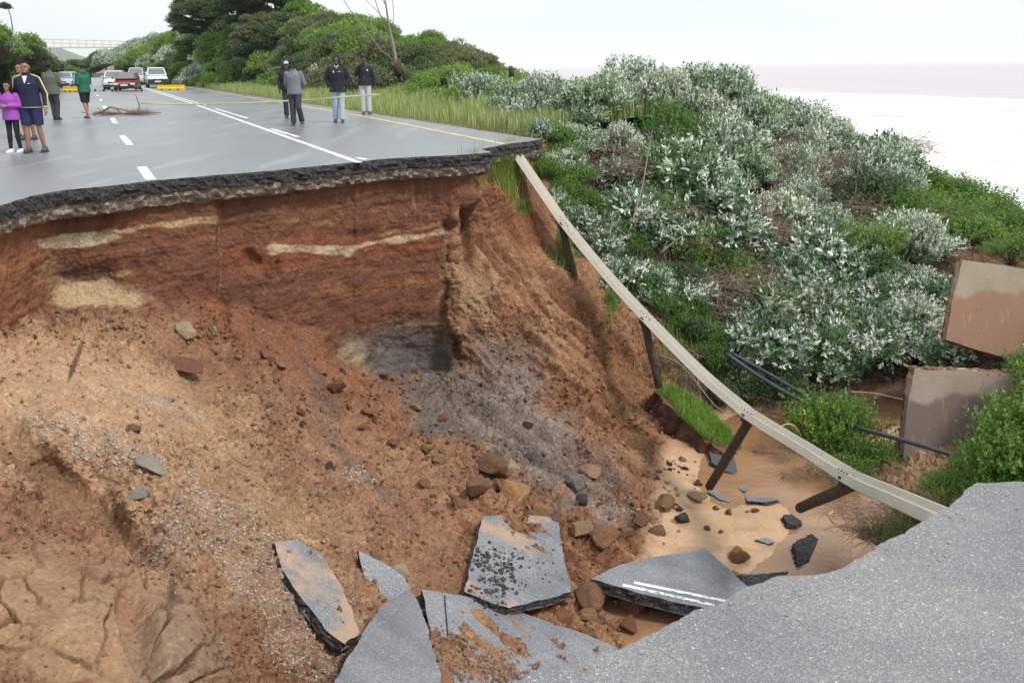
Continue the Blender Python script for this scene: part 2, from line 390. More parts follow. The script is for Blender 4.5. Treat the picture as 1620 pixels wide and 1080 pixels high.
# normals
def normals(P):
    du = np.gradient(P, axis=0); dv = np.gradient(P, axis=1)
    n = np.cross(dv, du); n /= np.linalg.norm(n, axis=-1)[..., None]+1e-9
    flip = (n*(-P+np.array([0, 0, 1.5]))).sum(-1) < 0; n[flip] *= -1
    return n
Nn = normals(Pw)
X, Y_, Z = Pw[..., 0], Pw[..., 1], Pw[..., 2]
def blob(cx, cy_, rx, ry, ang=0.0, soft=0.22, nz_=0.35, ns=60.0, seed=0.0):
    a = R(ang); dx = U-cx; dy = VV-cy_
    x = (dx*math.cos(a)+dy*math.sin(a))/rx; y = (-dx*math.sin(a)+dy*math.cos(a))/ry
    d = np.sqrt(x*x+y*y) + nz_*2*fbm(U/ns, VV/ns, seed, 4, .6)
    return sst(1+soft, 1-soft, d)
TAL = 1-WM
# region masks
_fn = 22*fbm(U/45, VV/45, 1.5, 4, .6)
flat = sst(-4.78, -4.9, Z+.05*_fn/22)*sst(1012, 1050, U+_fn*1.4+(VV-800)*.12)                     # gully floor
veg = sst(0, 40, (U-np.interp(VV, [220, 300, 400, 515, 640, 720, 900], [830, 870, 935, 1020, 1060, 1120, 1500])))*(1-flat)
# displacement
fall = (X*0.80 + Y_*(-0.60)); acr = (X*0.60+Y_*0.80)
big = fbm(X*.9, Y_*.9, Z*.9, 4, .55)
rill = fbm(acr*3.0+.5*big, fall*.38, Z*.35, 5, .6)
clod = np.abs(fbm(X*4.5, Y_*4.5, Z*4.5, 4, .6))
fine = fbm(X*14, Y_*14, Z*14, 3, .6)
right = sst(700, 780, U)*TAL
lump = 1-np.abs(fbm(X*2.1, Y_*2.1, Z*2.1+3, 3, .5))*2.2
rough = sst(-.35, .35, fbm(X*.8+9, Y_*.8, Z, 3, .5))
dis = TAL*(0.17*big + 0.20*(clod-.15)*(.4+rough) + 0.14*np.clip(lump, -1, 1)*rough + 0.05*fine + .09*rill) + right*(1-flat)*(0.30*rill-0.03)
# left channel and smooth cracked mound
chan = blob(100, 775, 210, 30, 41, .4, .10)
mound = np.clip(blob(130, 1000, 215, 112, 14, .25, .12, 80) , 0, 1)
smoothsand = blob(120, 620, 190, 75, 12, .4, .25)
dis *= 1-0.75*chan-0.0*mound
dis = dis*(1-.55*smoothsand*0.8)
dis -= 0.18*chan
# cracks by warped voronoi in the mound
cp = rng.uniform([-250, 850], [420, 1180], size=(46, 2))
uu = U + 22*fbm(U/40, VV/40, 2.2, 3); vv_ = VV + 22*fbm(U/40, VV/40, 7.7, 3)
sel = mound > 0.02
q = np.stack([uu[sel], vv_[sel]*1.35], -1); c2 = cp*np.array([1, 1.35])
dd = np.sqrt(((q[:, None]-c2[None])**2).sum(-1)); dd.sort(axis=1)
ck = np.zeros_like(U); gapn = 4+6*np.clip(pn(q[:, 0]/80, q[:, 1]/80, 4)+.25, 0, 1)
ck[sel] = 1-sst(0.15*gapn, gapn, dd[:, 1]-dd[:, 0])
ck *= mound*np.clip(0.55+1.6*pn(U/110, VV/110, 5.5)+blob(240, 1000, 120, 90, 40, .4, .1), 0, 1)
dis = dis*(1-mound) + mound*(0.07 + 0.08*big + 0.02*lump + 0.008*fine) - 0.10*ck
# bigger crack blobs
dis += -0.18*blob(215, 1010, 26, 70, -18, .4, .3)
# small crack lines of the sandy shelf
cr1 = blob(118, 575, 3, 30, 20, .5, .25); dis -= .06*cr1
# wall relief: strata ledges, drips, hand-sized scabs
drip = fbm(U/16, 0.5, VV/260, 3, .5)
strat = fbm(X*.5, Y_*.5, Z*7, 4, .55)
scab = fbm(X*3, Y_*3, Z*3, 5, .6)
dis += WM*(0.035*drip + 0.028*strat + 0.085*scab + 0.05*fbm(U/34, VV/75, 4.0, 4, .6) + 0.012*fine)
dis += WM*(-0.10*blob(400, 415, 12, 22, -35, .4, .2) - 0.06*blob(440, 425, 4, 14, 0, .4, .1))
# corner crevice
dis += -0.35*blob(738, 372, 9, 38, -6, .4, .2) + 0.07*blob(722, 420, 10, 110, -4, .5, .4, 25)
# gully floor: low swells and ripples
dis = dis*(1-flat) + flat*(0.05*fbm(X*1.3, Y_*1.3, 0, 4, .5) + 0.02*fbm(X*5, Y_*1.5, 3, 3, .5))
dis *= 1-0.0*veg
Pd = Pw + Nn*dis[..., None]
# ---- colours (albedo), zone by zone
def c3(*a): return np.array(a)
Cc = np.empty(U.shape+(3,)); Cc[:] = c3(.345, .195, .115)
def paint(mask, col, k=1.0):
    m = np.clip(mask*k, 0, 1)[..., None]; Cc[:] = Cc*(1-m) + np.array(col)*m
sandy = c3(.58, .395, .245)
paint(sst(-.25, .3, fbm(X*1.1, Y_*1.1, Z, 4, .6)), (.315, .165, .10), .75)
paint(blob(100, 660, 260, 120, 15, .5, .4), sandy, .9)
paint(blob(330, 800, 330, 120, 35, .6, .5), (.46, .30, .185), .85)
paint(blob(620, 740, 140, 60, 30, .6, .5), (.40, .235, .14), .7)
paint(blob(420, 520, 120, 60, 20, .6, .5), (.27, .12, .065), .8)
paint(blob(560, 620, 120, 45, 35, .6, .5), (.33, .15, .08), .7)
paint(chan, (.30, .18, .105), .9)  # channel darkened: the shade lying in it is put into the colour
paint(mound, (.37, .235, .14), .95); paint(mound*blob(280, 1040, 70, 90, 30, .4, .2), (.30, .21, .145), .8)
paint(blob(60, 870, 160, 30, 25, .5, .5), (.30, .165, .10), .7)
# gravel streaks
grav = (blob(430, 940, 60, 150, -38, .5, .6, 40)+blob(520, 1040, 50, 80, -20, .5, .6, 30)+blob(290, 850, 60, 40, -30, .5, .7, 30)+blob(150, 700, 120, 25, 25, .5, .8, 30)+blob(120, 690, 60, 20, 20, .5, .8, 20)
        +blob(320, 810, 40, 30, 0, .5, .7, 30)+blob(560, 760, 30, 18, 0, .5, .8, 20)+blob(250, 640, 60, 14, 20, .5, .8, 20))
grav = np.clip(grav, 0, 1)*sst(-.25, .2, fbm(U/9, VV/9, 4.4, 3, .6)); paint(grav, (.35, .285, .245), .65)
paint(np.clip(blob(250, 800, 300, 140, 25, .5, .5), 0, 1)*sst(.22, .38, fbm(U/26, VV/22, 9.1, 4, .6)), (.30, .10, .06), .6)
# talus right of the corner: ochre, brown, with grey clay runs
rt = sst(705, 745, U)*TAL*(1-flat)
paint(rt, (.325, .165, .095), 1.0)
paint(rt*sst(-.1, .22, rill), (.46, .275, .155), .85)
paint(rt*sst(.05, .3, -rill), (.22, .095, .05), .7)
paint(rt*blob(745, 470, 45, 45, 30, .5, .5), (.44, .31, .19), .7)
paint(rt*blob(810, 330, 70, 45, 45, .5, .5), (.26, .105, .055), .75)
paint(blob(800, 590, 60, 60, 55, .5, .5, 40), (.26, .20, .175), .8)
paint(blob(770, 670, 140, 55, 42, .5, .6, 50), (.225, .185, .17), .85)
paint(blob(880, 720, 150, 50, 38, .5, .7, 40), (.25, .20, .18), .8)
paint(blob(700, 660, 50, 40, 30, .5, .6, 40), (.15, .125, .12), .7)
paint(np.clip(blob(860, 670, 190, 85, 40, .6, .5), 0, 1)*sst(.22, .4, fbm(X*3, Y_*3, Z*3+4, 4, .6)), (.085, .075, .075), .8)
gs = np.clip(blob(800, 640, 150, 60, 45, .5, .6, 50)+blob(880, 720, 150, 55, 38, .5, .7, 40), 0, 1)*rt; sk = fbm(acr*2.6+4, fall*.5, Z*.5, 5, .6)
paint(gs*sst(.05, .25, sk), (.105, .092, .09), .75)
paint(gs*sst(.05, .25, -sk), (.38, .325, .285), .7)
paint(blob(965, 640, 80, 70, 45, .6, .6, 45)*(1-flat), (.34, .18, .095), .6)
paint(blob(500, 600, 14, 60, -25, .6, .6, 30), (.16, .13, .12), .6)
paint(blob(560, 740, 10, 110, -38, .6, .6, 30), (.22, .17, .15), .6)
# wall strata
red = c3(.205, .088, .052)
WC = np.empty_like(Cc); WC[:] = red
def wpaint(mask, col, k=1.0):
    m = np.clip(mask*k, 0, 1)[..., None]; WC[:] = WC*(1-m)+np.array(col)*m
ytop = np.interp(U, CREST[:, 0], CREST[:, 1]); hh = VV-ytop
wob = 9*pn(U/90, 2.0, 1.0) + 4*pn(U/30, 5.0, VV/60)
def band(h0, h1, x0=-900, x1=900, soft=5):
    return sst(h0-soft, h0+soft, hh+wob)*sst(h1+soft, h1-soft, hh+wob)*sst(x0-12, x0+12, U+wob)*sst(x1+12, x1-12, U+wob)
wpaint(sst(.0, .35, fbm(X*.8, Y_*.8, Z*9, 4, .6)), (.29, .125, .075), .8)
wpaint(sst(.05, .35, -fbm(X*.7, Y_*.7, Z*11+7, 4, .6)), (.135, .052, .034), .8)
wpaint(band(0, 18), (.17, .065, .038), .6)
wpaint(band(105, 150, 350, 700, 8), (.30, .10, .05), .6)
wpaint(band(150, 210, 340, 700, 12), (.19, .085, .055), .7)
wpaint(band(185, 200, 500, 700, 6), (.40, .17, .07), .6)
wpaint(sst(250, 300, hh+wob+10)*sst(520, 560, U), (.17, .13, .115), .8)
cream = (.56, .46, .31)
def thin(y0, y1, x0, x1, w, col=cream, k=.9, jag=5):
    yc = y0+(y1-y0)*(U-x0)/(x1-x0)+jag*1.6*fbm(U/38, 3.1, y0/50, 3, .6)
    ww = w*(0.55+1.6*np.clip(pn(U/28, y0/9, 2)+.35, 0, 1))
    wpaint(sst(ww+2, ww-1, np.abs(VV-yc))*sst(x0-10, x0+15, U)*sst(x1+10, x1-15, U), col, k)
wpaint(blob(122, 380, 66, 12, -5, .12, .22, 30), (.62, .54, .40), 1)
wpaint(blob(122, 380, 66, 13, -5, .2, .18, 40)*sst(0, .3, fbm(U/20, VV/5, 1, 3)), (.50, .40, .26), .5)
thin(372, 345, 150, 345, 3.0, (.48, .33, .18)); thin(350, 336, 350, 420, 2.6, (.42, .29, .17), .7)
thin(396, 392, 420, 470, 5, cream, .95, 3); thin(392, 398, 470, 560, 5, cream, .9, 3); thin(394, 366, 545, 706, 3.4, (.50, .40, .27), .95, 3)
thin(372, 350, 600, 715, 2, (.45, .30, .16), .7); thin(352, 349, 440, 540, 2, (.33, .17, .08), .8, 8); thin(430, 425, 350, 690, 2, (.32, .13, .06), .6, 9)
wpaint(blob(80, 425, 20, 22, 20, .3, .5, 14), (.52, .43, .29), .8)
wpaint(blob(190, 432, 16, 5, -8, .3, .2), (.50, .34, .16), .9)
wpaint(blob(150, 465, 75, 32, 8, .3, .35, 35), (.52, .39, .24), .95)
wpaint(blob(130, 428, 50, 14, 0, .3, .3, 30), (.17, .08, .06), .9)
wpaint(blob(25, 430, 55, 110, 0, .4, .4, 60), (.34, .15, .075), .85)
wpaint(blob(330, 500, 45, 26, 10, .4, .4, 30), (.36, .135, .06), .8)
wpaint(sst(1.6, .5, np.abs(U-347+3*pn(VV/20, 1, 1)))*sst(300, 320, VV)*sst(470, 440, VV), (.42, .26, .15), .6)
wpaint(sst(2.5, .5, np.abs(U-657-(VV-330)*.12))*sst(285, 292, VV)*sst(340, 325, VV), (.45, .25, .13), .6)
wpaint(blob(570, 575, 30, 45, -35, .4, .4, 25), (.42, .34, .22), .85)
wpaint(blob(640, 560, 62, 48, 0, .3, .3, 30), (.15, .135, .13), .9)
wpaint(blob(610, 575, 22, 34, 0, .5, .3, 30), (.20, .18, .17), .7)
wpaint(blob(655, 520, 60, 14, 0, .4, .5, 20), (.26, .17, .12), .7)
wpaint(sst(0.25, .45, fbm(U/6, VV/22, 6.6, 3, .6)), (.40, .27, .18), .35)
wpaint(sst(10, 2, np.abs(U-np.interp(VV, CORN[:, 0], CORN[:, 1])+6+3*pn(VV/15, 4, 4)))*sst(.0, .2, pn(VV/22, U/30, 9)+.15), (.44, .30, .19), .55)
m = WM[..., None]; WC *= np.where(WC.mean(-1, keepdims=True) > .3, .95, .80); Cc = Cc*(1-m)+WC*m
paint(TAL*sst(18, 4, np.abs(U-np.interp(VV, CORN[:, 0], CORN[:, 1])-6))*sst(620, 560, VV)*sst(-.2, .2, fbm(U/14, VV/20, 2, 3)), (.45, .31, .18), .7)
# gully floor, banks, ground under the thicket
paint(flat, (.50, .335, .21), 1.0)
paint(flat*sst(.0, .35, fbm(X*1.2, Y_*2.5, 5, 4, .6)), (.38, .235, .14), .8)
paint(veg, (.085, .060, .038), .92)
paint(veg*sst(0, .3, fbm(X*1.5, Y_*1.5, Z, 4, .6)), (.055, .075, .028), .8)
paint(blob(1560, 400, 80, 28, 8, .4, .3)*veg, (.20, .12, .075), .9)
paint(blob(1460, 745, 60, 45, 0, .4, .3), (.40, .255, .155), .95)
paint(blob(1130, 700, 80, 26, 55, .4, .3)*sst(1040, 1060, U), (.22, .09, .05), .8)
paint(ck*.9, (.16, .10, .07), .8)
paint(cr1, (.12, .07, .045), .9)
paint(blob(690, 640, 70, 50, 25, .5, .5, 40)*TAL, (.20, .165, .15), .8)
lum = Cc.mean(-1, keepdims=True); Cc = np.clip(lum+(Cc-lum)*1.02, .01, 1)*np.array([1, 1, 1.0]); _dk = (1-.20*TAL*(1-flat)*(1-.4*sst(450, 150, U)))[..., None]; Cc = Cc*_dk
Wet = np.clip(flat*.9 + .5*chan + .25*mound + WM*.25 + .35*blob(820, 640, 160, 90, 40), 0, 1)
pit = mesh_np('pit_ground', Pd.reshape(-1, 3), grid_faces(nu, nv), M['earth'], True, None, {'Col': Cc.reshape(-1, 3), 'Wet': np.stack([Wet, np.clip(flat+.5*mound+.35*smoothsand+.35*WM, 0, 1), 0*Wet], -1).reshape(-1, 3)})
tag(pit, kind='structure')
def surfd(px, py):
    """displaced surface point + normal by nearest grid vertex"""
    i = int(np.argmin(np.abs(ux-px)))
    j = int(round((py-top[i])/(1170-top[i])*(nv-1))); j = min(max(j, 0), nv-1)
    return Vector(Pd[i, j]), Vector(Nn[i, j])

# back of the crest under the thicket, falling away towards the sea
ci = np.where(ux > 845)[0]; n_ = len(ci); rows = [Pd[ci, 0]]
for k, (dd_, dz_) in enumerate([(.6, -.05), (2, -.3), (5, -1.2), (10, -3.5), (22, -8), (45, -12.5)]):
    r_ = rows[0].copy(); hx = r_[:, :2]/np.linalg.norm(r_[:, :2], axis=1)[:, None]
    r_[:, :2] += hx*dd_ + np.array([RN.x, RN.y])*dd_*.5; r_[:, 2] += dz_*np.clip((rows[0][:, 2]+12.5)/12.5, .2, 1) + .15*fbm(r_[:, 0], r_[:, 1], 1, 3); rows.append(r_)
rows = np.stack(rows, 1)
o = mesh_np('bank', rows.reshape(-1, 3), grid_faces(n_, rows.shape[1]), M['ground']); tag(o, kind='structure')

# ---- water in the gully
def mat_water():
    s = N('muddy_water'); v = s.co(); wv = s.n('TexWave', Scale=3.4, Distortion=6.0); wv.inputs['Detail'].default_value = 2; wv.bands_direction = 'DIAGONAL'
    s.l(v, wv.inputs['Vector']); n = s.noise(.7, 4, .5, s.co((1, 1.6, 1)))
    c = s.mix(s.rf(n, .35, .7), (.25, .128, .062), (.36, .212, .118))
    h = s.math('ADD', s.math('MULTIPLY', wv.outputs['Fac'], .05), s.noise(5, 4, .55, s.co((1, 2.0, 1))))
    return s.fin(c, .05, s.bump(h, .22, .03), .5)
gx, gy = np.meshgrid(np.linspace(0.5, 9.5, 60), np.linspace(7, 24, 60), indexing='ij')
wz = ZW+.015+0.006*fbm(gx*3, gy*3, 0, 2)
o = mesh_np('water', np.stack([gx, gy, wz], -1).reshape(-1, 3), grid_faces(60, 60), mat_water()); tag(o, kind='structure')

# ---- sea (to the horizon) and surf
def mat_sea():
    s = N('sea_water'); v = s.co()
    sx = s.n('SeparateXYZ'); s.l(v, sx.inputs[0])
    # distance seaward = dot with road normal
    dn = s.n('VectorMath', operation='DOT_PRODUCT'); s.l(v, dn.inputs[0]); dn.inputs[1].default_value = tuple(RN)
    sea = dn.outputs['Value']
    rot = s.n('Mapping'); rot.inputs['Rotation'].default_value = (0, 0, math.atan2(RN.x, RN.y)); s.l(v, rot.inputs['Vector'])
    st = s.n('Mapping'); st.inputs['Scale'].default_value = (.006, .035, 1); s.l(rot.outputs['Vector'], st.inputs['Vector'])
    n = s.noise(1.0, 6, .6, st.outputs['Vector']); s2_ = s.n('Mapping'); s2_.inputs['Scale'].default_value = (.02, .16, 1); s.l(rot.outputs['Vector'], s2_.inputs['Vector']); s2v = s2_.outputs['Vector']
    foam = s.math('ADD', s.rf(sea, 150, 420, 0.75, -0.25), s.math('MULTIPLY', s.math('SUBTRACT', n, .5), 1.6))
    far = s.rf(sea, 1500, 9000)
    wc = s.mix(far, (.52, .475, .50), (.45, .475, .53)); wc = s.mix(s.rf(n, .4, .6), wc, s.mix(1.0, wc, (.9, .88, .88), 'MULTIPLY'))
    fm = s.mix(s.rf(s.noise(1.0, 7, .7, s2v), .50, .62), (.86, .85, .84), (.50, .455, .43))
    c = s.mix(s.rf(foam, .15, .42), wc, fm)
    return s.fin(c, .45, s.bump(s.noise(1, 4, .6, st.outputs['Vector']), .3, 1.0), .3)
sv = []; ns, nuu = 60, 80
ss = np.concatenate([np.linspace(30, 400, 30), np.geomspace(430, 30000, 30)]); tt = np.concatenate([-np.geomspace(30000, 60, 35), np.linspace(0, 10, 5), np.geomspace(60, 30000, 40)])
SS, TT = np.meshgrid(ss, tt, indexing='ij')
sea = np.stack([RD.x*TT+RN.x*SS, RD.y*TT+RN.y*SS, np.full_like(SS, -11.0)], -1)
o = mesh_np('sea', sea.reshape(-1, 3), grid_faces(len(ss), len(tt)), mat_sea()); tag(o, kind='structure')

# ---- general ground, one sheet from the near land to the horizon, falling to the sea
us = np.concatenate([np.linspace(-60, -10, 11), np.linspace(-8, 60, 69), np.linspace(63, 120, 20), np.geomspace(125, 20000, 24)])
sg = np.concatenate([-np.geomspace(8000, 60, 14), np.linspace(-50, 60, 111)])
UG, SG = np.meshgrid(us, sg, indexing='ij')
hz = -0.06*np.ones_like(UG)
hz -= sst(9, 14, SG)*0.3
hz -= sst(24, 55, SG)*11.5
hz += sst(9.5, 14, np.abs(SG))*0.3*fbm(UG/6, SG/6, 0, 3)
# keep everything nearer than the far carriageway's broken end low, under the pit
near = sst(1.0, -1.0, UG-(20.5+np.clip(SG-8.6, -30, 0)*0.0))
G3 = np.stack([RD.x*UG+RN.x*SG, RD.y*UG+RN.y*SG, hz], -1)
edgeY = np.interp(G3[..., 0], [-60, -12, -8, PZ(855, 220).x, 2.5, 5.5, 9, 20, 60], [8.0, 9.5, 9.0, 21.5, 24.0, 27.5, 31, 38, 60])
eyl = np.array([[PZ(*e).x, PZ(*e).y] for e in EDGE]+[[PZ(855, 220).x, PZ(855, 220).y]])
edgeY = np.where(G3[..., 0] < eyl[-1, 0], np.interp(G3[..., 0], np.concatenate([[-60], eyl[:, 0]]), np.concatenate([[-30], eyl[:, 1]])), edgeY)
dn_ = sst(8.0, 6.0, G3[..., 1]-edgeY)
G3[..., 2] = np.where(dn_ > 0, G3[..., 2]*(1-dn_)+dn_*(-7.0), G3[..., 2])
o = mesh_np('ground', G3.reshape(-1, 3), grid_faces(len(us), len(sg)), M['ground']); tag(o, kind='structure')

# ---- carriageways: slab with a broken, layered edge
def densify(pts, step, jit, seed):
    r = random.Random(seed); out = []
    for a, b in zip(pts[:-1], pts[1:]):
        a = Vector(a); b = Vector(b); n = max(1, int((b-a).length/step)); t = (b-a).normalized(); nn = Vector((t.y, -t.x, 0))
        for k in range(n):
            p = a.lerp(b, k/n); out.append(p + nn*jit*(float(pn(p.x*2.3, p.y*2.3, seed))+.5*float(pn(p.x*9, p.y*9, seed)) + r.uniform(-.12, .12)))
    out.append(Vector(pts[-1])); return out
def strip(name, edge, layers, mat, parent=None, jit=.03, seed=1, kind=None, cols=None):
    """vertical broken face under an edge polyline: layers = [(z, outset)]; outset along outward normal"""
    V = []; n = len(edge)
    for i, p in enumerate(edge):
        t = (edge[min(i+1, n-1)]-edge[max(i-1, 0)]).normalized(); nn = Vector((t.y, -t.x, 0))
        for k, (z, off) in enumerate(layers):
            j = jit*float(pn(p.x*7, p.y*7, z*19+seed)) + jit*.6*float(pn(p.x*21, p.y*21, z*40+seed)) if 0 < k else 0
            V.append(p + nn*(off+j) + Vector((0, 0, z + (0 if k == 0 else .5*jit*float(pn(p.x*5, p.y*5, k+seed))))))
    return mesh_np(name, np.array([tuple(v) for v in V]), grid_faces(n, len(layers)), mat, False, parent)
# far carriageway
e0 = [PZ(*e) for e in EDGE]+[PZ(762, 236), PZ(800, 228), PZ(832, 224.5), PZ(856, 220)]
fe = densify(e0, .05, .035, 3)
bm = bmesh.new()
far_pts = [RP(150, 8.55), RP(150, -7.5), RP(-4, -7.5)]
right_pts = [fe[-1]+(RP(u, 8.55)-fe[-1])*0 if False else RP(u, 8.62+.10*float(pn(u*.7, 1, 1))+.05*float(pn(u*3, 1, 1))) for u in np.linspace(fe[-1].dot(RD)+.1, 150, 160)]
loop = fe + right_pts + far_pts[1:]
fr = flat_poly('road', loop, M['far_asphalt']); tag(fr, kind='structure')
o = strip('road_edge', fe, [(0, 0), (-.03, .02), (-.09, .035), (-.13, .02), (-.18, .03), (-.20, -.05)], M['broken_asphalt'], None, .05, 4); tag(o, kind='structure')
o = strip('road_base_layer', fe, [(-.19, -.3), (-.185, -.03), (-.25, -.015), (-.31, -.04), (-.36, -.06), (-.40, -.16), (-.42, -.5)], M['base_course'], None, .07, 9); tag(o, kind='structure')
# paint
def rdline(u0, u1, s0, s1, wd, mat, z=.004, name='road_marking'):
    n = max(2, int(abs(u1-u0)/1.5)); V = []
    for i in range(n+1):
        t = i/n; u = u0+(u1-u0)*t; s_ = s0+(s1-s0)*t
        V += [tuple(RP(u, s_-wd/2, z)), tuple(RP(u, s_+wd/2, z))]
    o = mesh_np(name, np.array(V), grid_faces(n+1, 2), mat, False); tag(o, kind='structure'); return o
def us_of(px, py):
    p = PZ(px, py); return p.dot(RD), p.dot(RN)
def linepx(a, b, wd, mat):
    (u0, s0), (u1, s1) = us_of(*a), us_of(*b); rdline(u0, u1, s0, s1, wd, mat)
for a, b in [((239, 285), (224, 264)), ((205.5, 230), (193, 214.5)), ((183, 196), (177.5, 187)), ((168, 173), (164.5, 168)), ((160.5, 160), (158.5, 157)), ((155, 152), (154, 150)), ((151.5, 147), (150.8, 145.5))]:
    linepx(a, b, .15, M['white_paint'])
(uA, sA) = us_of(568, 257.5); (uB, sB) = us_of(313, 167)
rdline(uA, uB, sA, sB, .13, M['white_paint']); rdline(uB, 130, sB, sB-.1, .13, M['white_paint'])
linepx((580, 253), (565, 250), .12, M['white_paint']); linepx((472, 217), (428, 204), .12, M['white_paint']); linepx((392, 187.5), (340, 172), .12, M['white_paint'])
rdline(us_of(325, 167)[0], 120, us_of(325, 167)[1], us_of(325, 167)[1]-.1, .12, M['white_paint'])
(uA, sA) = us_of(797, 228); (uB, sB) = us_of(590, 187)
rdline(uA, uB, sA, sB, .12, M['yellow_paint']); rdline(uB, 120, sB, sB+.1, .12, M['yellow_paint'])
linepx((505, 226), (495, 226.6), .15, M['white_paint']); linepx((213, 238), (205, 238.5), .10, M['white_paint'])
# near carriageway
NE = [(2100, 740), (1720, 757), (1620, 762), (1575, 764), (1545, 762), (1528, 770), (1518, 780), (1495, 800), (1470, 815), (1452, 826), (1430, 846), (1395, 860), (1360, 884), (1320, 901), (1285, 908), (1232, 914), (1190, 932), (1150, 955), (1100, 966), (1040, 998), (975, 1024), (900, 1052), (850, 1068), (780, 1086), (700, 1120), (560, 1190), (300, 1330)]
ne = densify([PZ(*p) for p in NE], .014, .024, 7)
bm = bmesh.new()
loop = ne + [Vector((-1.5, .6, 0)), Vector((-1.5, -6, 0)), Vector((9, -6, 0)), Vector((9, ne[0].y, 0))]
o = flat_poly('near_road', loop, M['near_asphalt']); tag(o, kind='structure')
ner = ne
o = strip('near_road_edge', ner, [(0, 0), (-.02, -.005), (-.08, -.02), (-.16, -.03), (-.2, -.08)], M['broken_asphalt'], None, .02, 5); tag(o, kind='structure')
ln = strip('near_road_bank', ner, [(-.19, -.06), (-.5, -.12), (-1.2, -.2), (-2.5, -.3), (-4, -.3), (-6.5, -.2)], simple('bank_earth', (.30, .14, .075), .95, .4, 3, .8), None, .12, 6); tag(ln, kind='structure')
# ================================================================== THINGS IN THE PIT
# ---- rocks
M['rock_tan'] = mat_rock('clod_tan', (.40, .245, .145), (.50, .33, .21))
M['rock_brown'] = mat_rock('clod_brown', (.24, .12, .075), (.36, .20, .12))
M['rock_red'] = mat_rock('clod_red', (.30, .125, .085), (.38, .175, .12))
M['rock_pale'] = mat_rock('stone_pale', (.50, .385, .25), (.62, .50, .36))
M['rock_grey'] = mat_rock('stone_grey', (.30, .265, .24), (.45, .41, .37))
M['rock_dark'] = mat_rock('clod_dark', (.055, .048, .048), (.13, .115, .11))
M['chunk'] = mat_rock('broken_concrete', (.42, .375, .325), (.56, .51, .46))
M['rock_ochre'] = mat_rock('clod_ochre', (.36, .20, .09), (.50, .31, .16))
def rock_data(seed, sub=3, blocky=.5):
    r = np.random.default_rng(seed); bm = bmesh.new(); bmesh.ops.create_icosphere(bm, subdivisions=sub, radius=1.0)
    V = np.array([v.co[:] for v in bm.verts]); Fc = np.array([[v.index for v in f.verts] for f in bm.faces]); bm.free()
    for k in range(11):                                      # planar cuts give blocky faces
        n = r.normal(size=3); n /= np.linalg.norm(n); d = r.uniform(.28, .66)
        h = V @ n; over = np.clip(h-d, 0, None); V = V - n[None]*over[:, None]*blocky
    V *= 1+0.10*fbm(V[:, 0]*1.6+seed, V[:, 1]*1.6, V[:, 2]*1.6, 3)[:, None] + 0.17*fbm(V[:, 0]*4.2+seed, V[:, 1]*4.2, V[:, 2]*4.2, 5, .65)[:, None]
    return V/np.abs(V).max(), Fc
RV = [rock_data(100+i, 4, .97) for i in range(10)]
_rm = {}
def rock_mesh(i, mk):
    if (i, mk) not in _rm: _rm[(i, mk)] = mesh_np('clod', RV[i][0], RV[i][1], M[mk], True, link=False)
    return _rm[(i, mk)]
def rock(px, py, wpx, mk, label, cat='rock', squash=.7, sink=.25, i=None, name='rock', group=None, long=1.0, rz=None, tilt=.35):
    p, n = surfd(px, py); sz = wpx*p.y/F*.5
    i = random.randrange(10) if i is None else i
    o = bpy.data.objects.new(name, rock_mesh(i, mk)); COL.objects.link(o)
    o.scale = (sz*long, sz, sz*squash)
    q = Vector((0, 0, 1)).lerp(n, .6).to_track_quat('Z', 'Y').to_matrix() @ Matrix.Rotation(random.uniform(0, 6.28) if rz is None else rz, 3, 'Z') @ Matrix.Rotation(random.uniform(-tilt, tilt), 3, 'X')
    o.rotation_euler = q.to_euler(); o.location = p + n*sz*squash*(1-2*sink)*.6
    return tag(o, label, cat, group)
